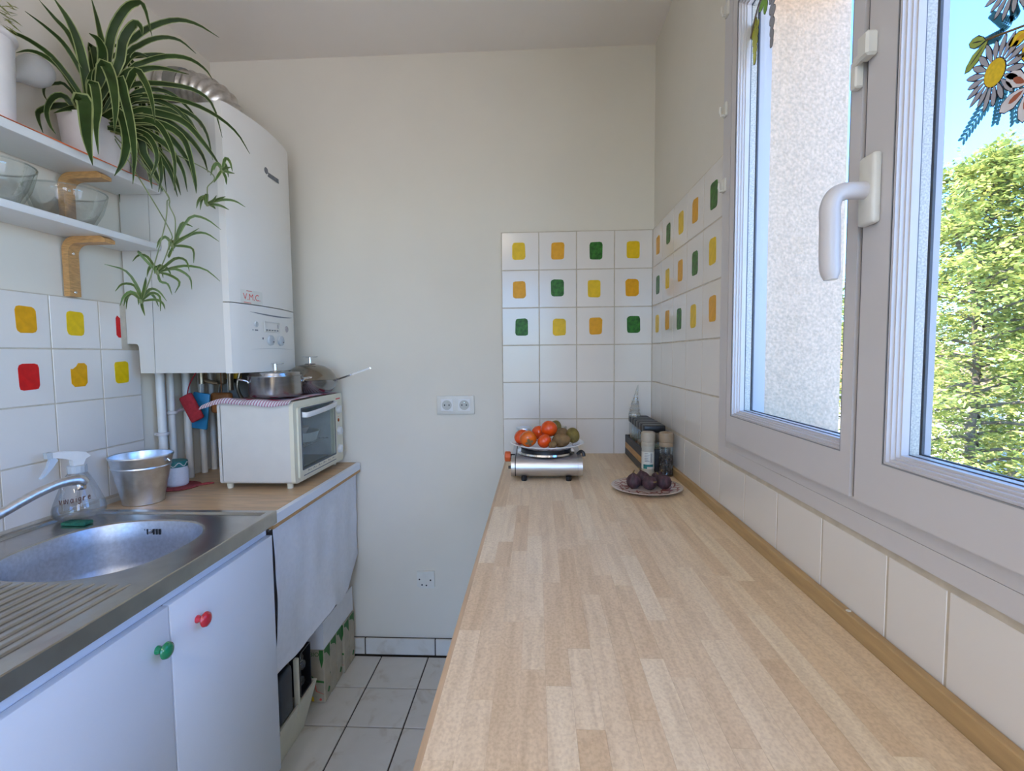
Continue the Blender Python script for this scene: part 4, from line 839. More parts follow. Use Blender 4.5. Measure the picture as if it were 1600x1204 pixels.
PLANTLETS=[
((-1.167,1.420,1.467),[[(-1.167,1.420,1.467),(-1.199,1.430,1.490),(-1.225,1.440,1.483),(-1.241,1.450,1.447)],[(-1.167,1.420,1.467),(-1.159,1.403,1.499),(-1.180,1.387,1.549),(-1.229,1.370,1.567)],[(-1.167,1.420,1.467),(-1.192,1.430,1.513),(-1.239,1.440,1.521),(-1.272,1.450,1.501)],[(-1.167,1.420,1.467),(-1.132,1.395,1.513),(-1.108,1.370,1.529)],[(-1.167,1.420,1.467),(-1.148,1.430,1.502),(-1.128,1.440,1.498),(-1.112,1.450,1.469)],[(-1.167,1.420,1.467),(-1.121,1.403,1.488),(-1.084,1.387,1.475),(-1.071,1.370,1.432)],[(-1.167,1.420,1.467),(-1.177,1.435,1.450),(-1.183,1.450,1.427)],[(-1.167,1.420,1.467),(-1.112,1.403,1.469),(-1.077,1.387,1.457),(-1.057,1.370,1.437)]]),
((-1.120,1.430,1.552),[[(-1.120,1.430,1.552),(-1.156,1.440,1.599),(-1.192,1.450,1.607),(-1.221,1.460,1.591)],[(-1.120,1.430,1.552),(-1.072,1.413,1.541),(-1.030,1.397,1.517),(-1.033,1.380,1.484)],[(-1.120,1.430,1.552),(-1.078,1.438,1.566),(-1.038,1.445,1.572),(-0.988,1.452,1.561),(-0.950,1.460,1.527)],[(-1.120,1.430,1.552),(-1.063,1.405,1.575),(-1.022,1.380,1.583)],[(-1.120,1.430,1.552),(-1.074,1.440,1.563),(-1.038,1.450,1.540),(-1.039,1.460,1.504)],[(-1.120,1.430,1.552),(-1.053,1.413,1.587),(-1.008,1.397,1.578),(-0.987,1.380,1.544)],[(-1.120,1.430,1.552),(-1.121,1.440,1.527),(-1.106,1.450,1.520),(-1.102,1.460,1.489)],[(-1.120,1.430,1.552),(-1.130,1.413,1.573),(-1.150,1.397,1.606),(-1.123,1.380,1.597)]]),
((-1.076,1.440,1.630),[[(-1.076,1.440,1.630),(-1.026,1.450,1.665),(-0.988,1.460,1.670),(-0.954,1.470,1.647)],[(-1.076,1.440,1.630),(-1.046,1.423,1.641),(-1.006,1.407,1.652),(-0.959,1.390,1.667)],[(-1.076,1.440,1.630),(-1.029,1.450,1.713),(-0.986,1.460,1.712),(-0.947,1.470,1.682)],[(-1.076,1.440,1.630),(-1.031,1.423,1.625),(-0.992,1.407,1.611),(-0.980,1.390,1.569)],[(-1.076,1.440,1.630),(-1.072,1.455,1.654),(-1.079,1.470,1.679)],[(-1.076,1.440,1.630),(-1.073,1.415,1.593),(-1.045,1.390,1.603)],[(-1.076,1.440,1.630),(-1.055,1.450,1.695),(-1.043,1.460,1.697),(-1.033,1.470,1.692)]]),
((-0.985,1.470,1.760),[[(-0.985,1.470,1.760),(-0.946,1.480,1.773),(-0.913,1.490,1.772),(-0.886,1.500,1.756)],[(-0.985,1.470,1.760),(-0.934,1.445,1.764),(-0.896,1.420,1.763)],[(-0.985,1.470,1.760),(-0.956,1.485,1.758),(-0.937,1.500,1.749)],[(-0.985,1.470,1.760),(-0.951,1.445,1.760),(-0.923,1.420,1.767)],[(-0.985,1.470,1.760),(-0.978,1.485,1.756),(-0.980,1.500,1.752)]]),
((-0.929,1.460,1.853),[[(-0.929,1.460,1.853),(-0.922,1.475,1.853),(-0.909,1.490,1.853)],[(-0.929,1.460,1.853),(-0.925,1.435,1.828),(-0.923,1.410,1.799)],[(-0.929,1.460,1.853),(-0.928,1.475,1.837),(-0.936,1.490,1.821)],[(-0.929,1.460,1.853),(-0.902,1.435,1.848),(-0.870,1.410,1.841)],[(-0.929,1.460,1.853),(-0.944,1.475,1.869),(-0.964,1.490,1.886)]]),
]
RUNNERS=[
[(-1.064,1.400,1.779),(-1.061,1.404,1.745),(-1.070,1.408,1.695),(-1.096,1.412,1.624),(-1.129,1.416,1.542),(-1.164,1.420,1.469)],
[(-1.064,1.400,1.779),(-1.058,1.410,1.736),(-1.051,1.420,1.703),(-1.061,1.430,1.659),(-1.076,1.440,1.630)],
[(-1.069,1.410,1.685),(-1.069,1.417,1.635),(-1.093,1.423,1.585),(-1.120,1.430,1.552)],
[(-0.960,1.440,1.846),(-0.973,1.455,1.800),(-0.985,1.470,1.760)],
]

# ---------------------------------------------------------------- spider plant and other things on the upper shelf
SHZ = 1.8436
sp = thing('spider_plant', (-1.258, 1.40, SHZ), 'large variegated spider plant in a white trough on the upper shelf', 'plant')
n = 40
def trough(sx, sy, z): return [(-1.258+sx*math.copysign(abs(math.cos(a))**.5, math.cos(a)), 1.402+sy*math.copysign(abs(math.sin(a))**.5, math.sin(a)), z) for a in [2*PI*k/n for k in range(n)]]
LL = [trough(.048,.068,SHZ), trough(.050,.071,SHZ+.004), trough(.058,.083,SHZ+.122), trough(.060,.085,SHZ+.125), trough(.057,.081,SHZ+.126), trough(.055,.078,SHZ+.105)]
MB().add([p for L in LL for p in L], [(j*n+i, j*n+(i+1)%n, (j+1)*n+(i+1)%n, (j+1)*n+i) for j in range(5) for i in range(n)]+[tuple(range(n))]).build('pot', 'ceram', sp, 50)
L = trough(.0552,.0782,SHZ+.108); MB().add(L+[(-1.258,1.402,SHZ+.116)], [(i,(i+1)%n,n) for i in range(n)]).build('soil', 'soil', sp, 0)
def leaf_mb(pts, w, taper=True, seg=14, fold=.35, twist=0.0):
    P = bez(pts, seg); q = MB(); v = []
    for i, p in enumerate(P):
        t = (P[min(i+1,seg)]-P[max(i-1,0)]).normalized(); s = i/seg
        view = (Vector((0,0,HC))-p).normalized(); a = t.cross(view)
        if a.length < 1e-4: a = Vector((1,0,0))
        a.normalize(); nn = a.cross(t).normalized()
        an = twist*(s-.3); a2 = a*math.cos(an)+nn*math.sin(an); n2 = nn*math.cos(an)-a*math.sin(an)
        ww = w*.5*min(1, .45+s*2.2)*(1-max(0,(s-.35)/.65)**1.8)*1.0+.0006
        for k, d in ((-1,.18),(-.76,.09),(0,0),(.76,.09),(1,.18)): v.append(p+a2*k*ww-n2*d*ww*-fold*4)
    f = []; mi = []
    q.v = [tuple(x) for x in v]
    for i in range(seg):
        for k in range(4): q.f.append((i*5+k, i*5+k+1, (i+1)*5+k+1, (i+1)*5+k)); q.m.append(1 if k in (0,3) else 0)
    return q
rl = random.Random(3)
for w, pts in LEAVES:
    b = (-1.255+rl.uniform(-.02,.03), 1.395+rl.uniform(-.03,.03), SHZ+.112)
    d = (Vector(pts[0])-Vector(b)).length
    pp = ([b]+list(pts)) if d > .05 else list(pts)
    leaf_mb(pp, w*1.15, seg=16, twist=rl.uniform(-.5,.5)).build('leaf', ['leafg','leafc'], sp, 60)
# extra leaves giving the crown its depth away from the traced ones
for k in range(9):
    an = rl.uniform(.2, 2.9); b = Vector((-1.25+rl.uniform(-.02,.03), 1.395+rl.uniform(-.03,.03), SHZ+.112)); d = Vector((math.cos(an), math.sin(an), 0))
    L_ = rl.uniform(.16,.34); up = rl.uniform(.05,.30); dn = rl.uniform(.02,.30)
    if d.y > .3: L_ = min(L_, .12/d.y)
    pts = [b, b+d*L_*.25+Vector((0,0,up*.8)), b+d*L_*.65+Vector((0,0,up*.85)), b+d*L_*.95+Vector((0,0,up*.3-dn*.3)), b+d*L_*1.02+Vector((0,0,up*.0-dn*.6))]
    pts = [Vector((max(p.x,-1.318), min(p.y,1.54), p.z)) for p in pts]
    leaf_mb(pts, rl.uniform(.010,.019), seg=14, twist=rl.uniform(-.8,.8)).build('leaf', ['leafg','leafc'], sp, 60)
for r_ in RUNNERS: MB().tube(bez([(-1.22+rl.uniform(-.01,.02),1.40,SHZ+.12)]+[tuple(p) for p in r_], 26), .0016, 6).build('runner', 'runner', sp)
for c, lv in PLANTLETS:
    pl = MB().ball(c, .006, .006, .009, 10, 6).build('plantlet', 'runner', sp)
    for l_ in lv:
        leaf_mb(l_, .0068, seg=9, twist=rl.uniform(-.5,.5)).build('leaf', ['leafl','leafc'], pl, 60)
    C0 = Vector(c)
    for k in range(4):
        an = rl.uniform(0, 6.28); d = Vector((math.cos(an)*.9, math.sin(an)*.5, 0)); L_ = rl.uniform(.03,.06)
        leaf_mb([C0, C0+d*L_*.5+Vector((0,0,L_*.5)), C0+d*L_+Vector((0,0,L_*.25)), C0+d*L_*1.25+Vector((0,0,-L_*.25))], .008, seg=8).build('leaf', ['leafl','leafc'], pl, 60)
fp = thing('flowering_plant', (-1.262, 1.10, SHZ), 'feathery plant with a pink flower in a tall white pot at the top left', 'plant')
MB().lathe([(0,0),(.058,0),(.060,.003),(.066,.178),(.0665,.186),(.071,.188),(.073,.193),(.071,.199),(.066,.200),(.062,.196),(.060,.17),(0,.168)], (-1.262,1.10,SHZ), 36).build('pot', 'ceram', fp, 45)
q = MB(); rf = random.Random(9)
for k in range(800):
    an = rf.uniform(0,6.28); rr_ = rf.uniform(.0,.075); z = SHZ+.19+rf.uniform(.0,.24); b = Vector((-1.262+math.cos(an)*rr_*.7, 1.10+math.sin(an)*rr_, z))
    d = Vector((math.cos(an),math.sin(an),rf.uniform(-.7,.9))).normalized()*rf.uniform(.012,.032); c = Vector((-d.y,d.x,.3*d.z)).normalized()*.0028
    m0 = len(q.v); q.v += [tuple(b), tuple(b+d*.5+c), tuple(b+d), tuple(b+d*.5-c)]; q.f.append((m0,m0+1,m0+2,m0+3)); q.m.append(0)
for k in range(26):
    an = k*2.4; d = Vector((math.cos(an)*.045, math.sin(an)*.06, .22+.05*math.sin(k))); q.tube(bez([(-1.262,1.10,SHZ+.168),tuple(Vector((-1.262,1.10,SHZ+.27))+d*.35),tuple(Vector((-1.262,1.10,SHZ+.19))+d)],6), .0011, 4)
fo = q.build('foliage', 'fern', fp, 0); fo['kind'] = 'stuff'
fw = MB()
for k in range(9): fw.ball((-1.225+.011*math.cos(k*.7),1.118+.011*math.sin(k*.7),SHZ+.335), .008,.008,.004,8,5)
fw.build('flower', 'pink', fp)
gb = thing('glass_globe', (-1.291, 1.25, SHZ), 'clear glass bulb with a reddish tip behind the spider plant leaves', 'bulb')
xf_ = Matrix.Rotation(math.radians(128), 4, 'X')
MB().lathe([(0,-.040),(.018,-.036),(.032,-.024),(.0385,-.004),(.0375,.012),(.030,.030),(.018,.052),(.011,.072),(.009,.09),(0,.091)], (-1.287,1.262,2.040), 28, xf=xf_).build('bulb', 'globe', gb, 60)
MB().lathe([(0,.088),(.010,.088),(.0105,.10),(.006,.108),(0,.109)], (-1.287,1.262,2.040), 16, xf=xf_).build('tip', 'redcloth', gb)
MB().tube([(-1.290,1.188,SHZ),(-1.289,1.188,1.975)], .003, 8).build('support_stick', 'stem', gb)

# ---------------------------------------------------------------- around the sink
spg = thing('sponge', (-1.232, 1.252, .8575), 'green scouring sponge lying under the spray bottle on the sink edge', 'sponge')
MB().rbox(-1.262,-1.196,1.222,1.252,.8572,.8665,.003,2).build('body', 'sponge', spg)
sb = thing('spray_bottle', (-1.268, 1.283, .8622), 'clear spray bottle lettered vinaigre with a white trigger head', 'bottle')
bc = Vector((-1.266, 1.284, .8622))
BP = [(.0,.003),(.040,.0005),(.052,.004),(.0585,.014),(.0590,.026),(.055,.042),(.046,.068),(.035,.096),(.026,.116),(.021,.124),(.0185,.128)]
MB().lathe(BP, bc, 40).build('bottle', 'bottle', sb, 60)
MB().lathe([(0,.004),(.040,.003),(.051,.006),(.0565,.015),(.0565,.034),(0,.0345)], bc, 40).build('vinegar', 'liquid', sb, 40)
MB().lathe([(.0205,.124),(.0215,.126),(.0215,.143),(.0195,.145),(0,.145)], bc, 28, fn=lambda a, j: 1+.03*math.cos(a*14)).build('collar', 'zincknob', sb, 25)
MB().tube([(bc.x,bc.y,bc.z+.012),(bc.x,bc.y,bc.z+.135)], .003, 8).build('dip_tube', 'bottle', sb)
def hd(px, pz, w): return None
# trigger head lies in the vertical plane along the wall, nozzle toward the camera side
q = MB(); ex = Vector((-.30,-.95,0)).normalized(); ez = Vector((0,0,1)); ey = ez.cross(ex)
def loc2(a, b, c): return tuple(bc+ex*a+ez*b+ey*c)
def slab(poly, w, mbx):
    k = len(poly); v = [loc2(a,b,-w) for a,b in poly]+[loc2(a,b,w) for a,b in poly]
    return mbx.add(v, [tuple(range(k))[::-1], tuple(range(k,2*k))]+[(i,(i+1)%k,k+(i+1)%k,k+i) for i in range(k)])
slab([(-.012,.145),(.012,.145),(.013,.160),(.034,.170),(.056,.176),(.056,.190),(.040,.190),(.0,.184),(-.020,.178),(-.030,.166),(-.018,.160)], .0085, q)
hd_ = q.build('spray_head', 'plastwhite', sb, 25)
slab([(.050,.176),(.044,.168),(.056,.150),(.072,.132),(.083,.125),(.079,.131),(.068,.150),(.062,.168),(.058,.176)], .006, MB()).build('trigger', 'zincknob2', hd_, 25)
slab([(.0565,.174),(.068,.175),(.069,.190),(.0565,.191)], .008, MB()).build('nozzle', 'zincknob', hd_, 25)
# hand lettering on the shoulder of the bottle
va = math.atan2(-bc.y, -bc.x)-.17
def onb(a, b):
    z = .050+b+.0; r = None
    for (r0,z0),(r1,z1) in zip(BP[4:], BP[5:]):
        if z0 <= z <= z1: r = r0+(r1-r0)*(z-z0)/(z1-z0)
    r = (r or .045)+.0014; an = va+a/r; return (bc.x+r*math.cos(an), bc.y+r*math.sin(an), bc.z+z)
GL = {'v':[[(0,1),(.35,0),(.7,1)]], 'i':[[(.2,1),(.25,0)],[(.2,1.35),(.2,1.42)]], 'n':[[(0,0),(.05,1),(.6,0),(.65,1.05)]], 'a':[[(.6,.85),(.3,1),(.05,.5),(.3,0),(.6,.35),(.6,1),(.65,0)]],
      'g':[[(.6,.9),(.3,1),(.05,.6),(.3,.2),(.6,.6),(.6,.95),(.6,-.3),(.3,-.6),(.05,-.4)]], 'r':[[(.05,0),(.1,1)],[(.1,.6),(.3,.95),(.55,.95)]], 'e':[[(.05,.5),(.55,.6),(.4,1),(.15,.85),(.08,.3),(.3,0),(.6,.15)]]}
q = MB(); cx = -.037; hgt = .0100
for i, ch in enumerate('vinaigre'):
    for st in GL[ch]: q.tube([onb(cx+a*hgt, b*hgt+.0009*i) for a, b in st], .0013, 5)
    cx += (.5 if ch == 'i' else .95)*hgt*1.12
q.build('lettering', 'brownink', sb)
bk = thing('bucket', (-1.232, 1.478, .8462), 'small galvanised metal bucket standing against the tiles', 'bucket')
MB().lathe([(0,.004),(.051,.004),(.053,.0),(.0555,.002),(.056,.012),(.0825,.142),(.0845,.144),(.0865,.148),(.0845,.152),(.0815,.150),(.081,.142),(.054,.014),(0,.010)], (-1.243,1.478,.8462), 56).build('body', 'zinc', bk, 40)
MB().lathe([(.0760,.112),(.0790,.115),(.0777,.119),(.0765,.116)], (-1.243,1.478,.8462), 56).build('band', 'zinc', bk, 60)
MB().tube([(-1.162,1.478,.978),(-1.155,1.476,.984),(-1.150,1.478,.978)], .003, 8).build('ear', 'zinc', bk)
ph = thing('pot_holder', (-1.255, 1.655, .8462), 'red crocheted pot holder under the lidded jar', 'mat')
MB().lathe([(0,.006),(.05,.0065),(.060,.006),(.066,.003),(.064,.0002),(0,.0002)], (-1.258,1.655,.8462), 48, fn=lambda a, j: 1+.03*math.sin(a*24)).build('disc', 'crochet', ph, 60)
MB().tube(bez([(-1.20,1.67,.849),(-1.175,1.685,.850),(-1.165,1.70,.849),(-1.185,1.70,.849),(-1.20,1.685,.849)],12), .003, 6).build('loop', 'crochet', ph)
jr = thing('jar', (-1.268, 1.655, .8527), 'small jar of white powder with a green patterned lid', 'jar')
MB().lathe([(0,0),(.033,0),(.037,.004),(.038,.012),(.0375,.060),(.034,.067),(0,.067)], (-1.268,1.655,.8528), 36).build('body', 'salt', jr, 40)
q = MB().lathe([(.0345,.066),(.0365,.067),(.0365,.084),(.0345,.087),(0,.088)], (-1.268,1.655,.8528), 36); ld = q.build('lid', 'teal', jr, 40)
q = MB(); q.tube([(-1.268+.0366*math.cos(a), 1.655+.0366*math.sin(a), .8528+.076+.006*math.sin(a*7)) for a in [2*PI*k/84 for k in range(85)]], .0016, 5); q.build('zigzag', 'label', ld)

# ---------------------------------------------------------------- mini oven and what stands on it
ov = thing('mini_oven', (-.955, 1.83, .846), 'cream countertop mini oven with glass door on the left worktop', 'oven')
OX0, OX1, OY0, OY1, OZ0, OZ1 = -1.086, -.836, 1.62, 2.037, .8655, 1.1455
q = MB(); q.ring(rr(OY0,OY1,OZ0,OZ1,.012), rr(OY0+.028,1.95,OZ0+.026,OZ1-.022,.004), 'x', OX0+.01, OX1); q.prism(rr(OY0,OY1,OZ0,OZ1,.012), 'x', OX0, OX0+.012); q.build('casing', 'creamside', ov, 40)
q = MB(); q.ring(rr(OY0-.001,OY1+.001,OZ0-.001,OZ1+.001,.014), rr(OY0+.030,1.952,OZ0+.030,OZ1-.026,.004), 'x', OX1, -.8215); fr = q.build('front_frame', 'cream', ov, 40)
q = MB(); q.box(OX0+.014,OX0+.016,OY0+.03,1.948,OZ0+.028,OZ1-.024); q.box(OX0+.016,OX1,OY0+.0282,OY0+.030,OZ0+.028,OZ1-.024); q.box(OX0+.016,OX1,1.946,1.948,OZ0+.028,OZ1-.024); q.box(OX0+.016,OX1,OY0+.03,1.946,OZ0+.0262,OZ0+.029); q.box(OX0+.016,OX1,OY0+.03,1.946,OZ1-.025,OZ1-.0225); q.build('cavity', 'cavity', ov, 0)
dr = MB().ring(rr(1.640,1.957,.878,1.1245,.008), rr(1.664,1.944,.908,1.118,.004), 'x', -.8212, -.8145).build('door', 'cream', ov, 40)
MB().box(-.8195,-.8165,1.664,1.944,.908,1.118).build('door_glass', 'ovenglass', dr, 0)
q = MB().ring(rr(1.659,1.949,.9035,1.1215,.005), rr(1.6655,1.9425,.9095,1.1165,.004), 'x', -.8147, -.8138); q.build('door_seal', 'pvcd', dr, 0)
p = bez([(-.8145,1.668,1.098),(-.800,1.676,1.096),(-.792,1.72,1.099),(-.790,1.80,1.103),(-.792,1.88,1.108),(-.800,1.928,1.111),(-.8145,1.936,1.112)], 22)
v = []; q = MB(); ns = 14
for i, pp in enumerate(p):
    for k in range(ns): a = 2*PI*k/ns; v.append((pp.x+.0045*math.cos(a), pp.y, pp.z+.0095*math.sin(a)))
q.add(v, [(i*ns+k, i*ns+(k+1)%ns, (i+1)*ns+(k+1)%ns, (i+1)*ns+k) for i in range(22) for k in range(ns)]+[tuple(range(ns)), tuple(range(22*ns,23*ns))]); q.build('door_handle', 'plastwhite', dr, 60)
q = MB(); q.box(-.8146,-.8138,1.668,1.945,.8825,.8855); q.build('dark_strip', 'greyink', dr, 0)
q = MB()
for k in range(6): y = 1.70+k*.042; q.tube([(-.8143,y,.893),(-.8143,y+.006,.899),(-.8143,y+.012,.893)], .0009, 4); q.box(-.8144,-.8138,y+.018,y+.026,.894,.8955)
q.build('rack_symbols', 'greyink', dr, 0)
for z in (1.081,.992,.917):
    kn = MB().lathe([(0,.014),(.013,.0138),(.0158,.012),(.0168,.004),(.0178,0)], (-.8215,1.996,z), 28, xf=Matrix.Rotation(PI/2,4,'Y')).build('timer_knob', 'plastwhite', fr, 45)
    if z != .992: MB().prism([(1.996+.0155*math.cos(a), z+.0155*math.sin(a)) for a in [-.9+1.8*k/8 for k in range(9)]], 'x', -.8078, -.8070).build('gold_segment', 'gold', kn, 0)
MB().lathe([(0,.003),(.0065,.002),(.0075,0)], (-.8215,1.996,1.036), 16, xf=Matrix.Rotation(PI/2,4,'Y')).build('indicator_lamp', 'amberlamp', fr)
q = MB()
for k in range(7): q.box(-.8217,-.8209,1.976+k*.006,1.976+k*.006+.0042,1.122,1.1275)
q.build('red_marks', 'redink', fr, 0)
MB().box(-.8217,-.8209,1.994,1.998,1.0485,1.051).build('red_dot', 'redink', fr, 0)
for x_, y_ in ((-1.066,1.645),(-.853,1.645),(-1.066,2.01),(-.853,2.01)):
    MB().lathe([(0,0),(.0095,0),(.0115,.0195),(0,.0195)], (x_,y_,.8462), 18).build('foot', 'cream', ov)
q = MB()
for k in range(15): q.tube([(-1.065+.0155*k,1.652,.973),(-1.065+.0155*k,1.944,.973)], .0013, 5)
for y in (1.655,1.80,1.941): q.tube([(-1.068,y,.971),(-.842,y,.971)], .0018, 5)
q.build('wire_rack', 'chrome', ov)
MB().box(-1.06,-.845,1.655,1.94,.902,.9035).build('crumb_tray', 'tin', ov, 0)
fd = thing('baking_dish', (-.938, 1.848, .9745), 'fluted white baking dish on the rack inside the oven', 'dish')
MB().lathe([(0,.0003),(.075,.0003),(.080,.003),(.090,.034),(.0935,.036),(.0925,.038),(.088,.036),(.078,.006),(0,.005)], (-.938,1.848,.9745), 96, fn=lambda a, j: 1+(.018*math.cos(a*32) if 1 < j < 6 else 0)).build('body', 'plastwhite', fd, 50)
sbw = thing('small_bowl', (-.930, 1.842, .9800), 'small pinkish white bowl standing in the fluted dish', 'bowl')
MB().lathe([(0,.001),(.026,0),(.030,.003),(.052,.048),(.0535,.050),(.051,.049),(.028,.006),(0,.005)], (-.930,1.842,.9800), 40).build('body', 'ceram', sbw, 50)
# towel draped over the oven
def tw(u, v):
    x_ = -1.140+u*.312+.004*math.sin(v*9); y = 1.604+v*.405
    z = 1.1475+.0026*(1+math.sin(u*13+v*4))+.004*max(0,math.sin(v*7+u*3))*(1 if u < .45 else .3)
    if v < .04: z -= (.04-v)/.04*.015*(.6+.4*math.sin(u*6+.4)**2)
    over = max(0, (-1.088-x_)); z -= over*.28; z += .010*math.exp(-((u-.28)/.10)**2)*math.exp(-(v/.18)**2)
    return (x_, y, z)
tb = MB().grid(tw, 60, 60); tb.grid(lambda u, v: tuple(Vector(tw(u, v*.08))+Vector((0,-.0006,-.0035))), 60, 4)
one('kitchen_towel', tb, 'towel', (-.985, 1.80, 1.1465), 'white towel with red checks spread over the oven top', 'towel', smooth=180)
def tknob(t, c, z):
    q = MB().lathe([(0,.0),(.019,.0),(.020,.003),(.007,.006),(.0062,.028),(.010,.030)], (c[0],c[1],z), 20)
    q.rbox(c[0]-.030,c[0]+.030,c[1]-.008,c[1]+.008,z+.0285,z+.0325,.0015,1); return q.build('lid_knob', 'chrome', t, 40)
TZ = 1.1565
sc_ = thing('saucepan', (-.945, 1.742, TZ), 'stainless steel saucepan with flat lid on the towel', 'pot')
c = (-.943, 1.742)
MB().lathe([(0,0),(.076,0),(.0855,.004),(.0885,.014),(.0890,.069),(.0912,.072),(.0912,.0740),(.088,.0740),(.0865,.069),(.0865,.012),(0,.006)], c+(TZ,), 56).build('body', 'steel', sc_, 40)
ldd = MB().lathe([(.0918,.0742),(.0916,.076),(.086,.077),(.0845,.085),(.080,.0875),(.03,.0893),(0,.0895)], c+(TZ,), 56).build('lid', 'steel', sc_, 40)
tknob(ldd, c, TZ+.0885)
for s_ in (-1, 1):
    dx, dy = (-.85*s_, -.53*s_); P_ = lambda r, o, z: (c[0]+dx*r-dy*o, c[1]+dy*r+dx*o, TZ+z)
    MB().tube(bez([P_(.088,-.022,.052),P_(.094,-.022,.060),P_(.114,-.016,.064),P_(.120,0,.065),P_(.114,.016,.064),P_(.094,.022,.060),P_(.088,.022,.052)],18), .003, 8).build('side_handle', 'chrome', sc_)
pn = thing('lidded_pan', (-.905, 1.937, TZ), 'stainless frying pan with domed lid and long handle behind the saucepan', 'pan')
c = (-.905, 1.937)
MB().lathe([(0,0),(.065,0),(.078,.004),(.094,.022),(.102,.042),(.1035,.050),(.1045,.0515),(.102,.052),(.0995,.045),(.090,.022),(.07,.006),(0,.005)], c+(TZ-.001,), 56).build('body', 'steel', pn, 50)
ldd = MB().lathe([(.1042,.0520),(.1036,.054),(.098,.056),(.092,.070),(.078,.089),(.055,.104),(.030,.111),(0,.113)], c+(TZ-.001,), 56).build('lid', 'chromesat', pn, 60)
tknob(ldd, c, TZ+.111); MB().lathe([(.021,.0),(.022,.002),(.012,.003),(0,.003)], c+(TZ+.1095,), 20).build('knob_base', 'black', ldd)
p = bez([(-.802,1.927,TZ+.046),(-.79,1.925,TZ+.050),(-.74,1.920,TZ+.066),(-.66,1.912,TZ+.092),(-.655,1.911,TZ+.094)], 14); v = []; q = MB()
for i, pp in enumerate(p):
    w_ = .006+.004*min(1,i/9)
    for a, b in ((-w_,-.003),(w_,-.003),(w_,.003),(-w_,.003)): v.append((pp.x-b*.3, pp.y+a, pp.z+b))
q.add(v, [(i*4+k, i*4+(k+1)%4, (i+1)*4+(k+1)%4, (i+1)*4+k) for i in range(14) for k in range(4)]+[(3,2,1,0),(56,57,58,59)]); q.build('handle', 'chrome', pn, 30)
tn = thing('round_tin', (-1.21, 1.985, 1.150), 'round grey baking tin leaning behind the saucepan', 'tin')
MB().lathe([(0,0),(.088,0),(.095,.020),(.0965,.021),(.0935,.020),(.0865,.004),(0,.003)], (-1.215,2.000,1.155), 44, xf=Matrix.Rotation(math.radians(78),4,'X')@Matrix.Rotation(.2,4,'Y')).build('body', 'tin', tn, 40)
MB().tube([(-1.24,2.02,.8465),(-1.24,2.015,1.06)], .006, 8).build('foot_rod', 'tin', tn)
# things hanging under the boiler
mt = thing('oven_mitt', (-1.283, 1.765, 1.05), 'dark red cloth mitt hanging askew between the pipes', 'mitt')
X_ = Matrix.Translation((-1.270,1.752,1.115))@Matrix.Rotation(math.radians(-26),4,'Y')
MB().rbox(-.026,.026,-.008,.008,-.052,.052,.0075,3,xf=X_).build('cloth', 'redcloth', mt)
MB().tube(bez([(-1.285,1.752,1.16),(-1.283,1.765,1.20),(-1.27,1.79,1.2495)],8), .002, 6).build('loop', 'redcloth', mt)
bp_ = thing('blue_packet', (-1.262, 1.79, 1.03), 'bright blue plastic packet hanging behind the red mitt', 'packet')
X_ = Matrix.Translation((-1.262,1.792,1.105))@Matrix.Rotation(math.radians(8),4,'Y')
MB().rbox(-.034,.030,-.005,.005,-.075,.062,.004,2,xf=X_).build('body', 'blueplast', bp_)
MB().tube([(-1.262,1.792,1.16),(-1.262,1.795,1.2495)], .0015, 6).build('string', 'label', bp_)
bpch = thing('brown_pouch', (-1.20, 1.83, 1.07), 'orange-brown pouch hanging just behind the oven corner', 'pouch')
MB().rbox(-1.245,-1.165,1.815,1.845,1.085,1.165,.012,3).build('body', 'brownpouch', bpch)
MB().tube([(-1.205,1.83,1.16),(-1.205,1.83,1.2495)], .0018, 6).build('string', 'brownpouch', bpch)
tp = thing('teal_bag', (-1.20, 1.86, .98), 'dark teal bag hanging below the brown pouch behind the oven', 'bag')
MB().rbox(-1.232,-1.165,1.852,1.872,.975,1.078,.008,3).build('body', 'teal', tp)
MB().tube([(-1.20,1.862,1.07),(-1.20,1.862,1.2495)], .0015, 6).build('string', 'label', tp)
yb = thing('yellow_brush', (-1.23, 1.91, 1.20), 'yellow plastic brush tucked under the boiler base', 'brush')
MB().rbox(-1.262,-1.175,1.90,1.918,1.213,1.2475,.005,2,xf=None).build('back', 'yellowpl', yb)
MB().box(-1.255,-1.185,1.903,1.915,1.198,1.2132).build('bristles', 'black', yb, 0)

# ---------------------------------------------------------------- sockets on the back wall
YW = YB+TT
so1 = thing('double_socket', (-.340, YW, 1.051), 'white double power socket on the back wall', 'socket')
MB().rbox(-.419,-.262,YW-.011,YW-.0002,1.0515,1.1295,.003,2).build('plate', 'plastic', so1)
for x_ in (-.377,-.304):
    o_ = [(x_+.0255*a, 1.0905+.0255*b) for a, b in ((-1,-1),(0,-1),(1,-1),(1,0),(1,1),(0,1),(-1,1),(-1,0))]
    q = MB(); q.rbox(x_-.0255,x_+.0255,YW-.0125,YW-.0105,1.065,1.116,.001,1); ins = q.build('insert', 'plastwhite', so1)
    q = MB().lathe([(.0205,0),(.0195,.0005),(.0175,-.0),(0,-.0)], (x_,YW-.0127,1.0905), 32, xf=Matrix.Rotation(PI/2,4,'X')); q.build('well', 'wellgrey', ins, 60)
    for dx in (-.0095,.0095): MB().lathe([(0,.0008),(.0030,.0008),(.0030,0)], (x_+dx,YW-.0128,1.0905), 12, xf=Matrix.Rotation(PI/2,4,'X')).build('contact_hole', 'black', ins)
    MB().lathe([(0,.004),(.002,.004),(.0022,0)], (x_+.001,YW-.0128,1.1015), 10, xf=Matrix.Rotation(PI/2,4,'X')).build('earth_pin', 'chrome', ins)
so2 = thing('phone_socket', (-.483, YW, .297), 'small ivory wall socket with four holes near the floor', 'socket')
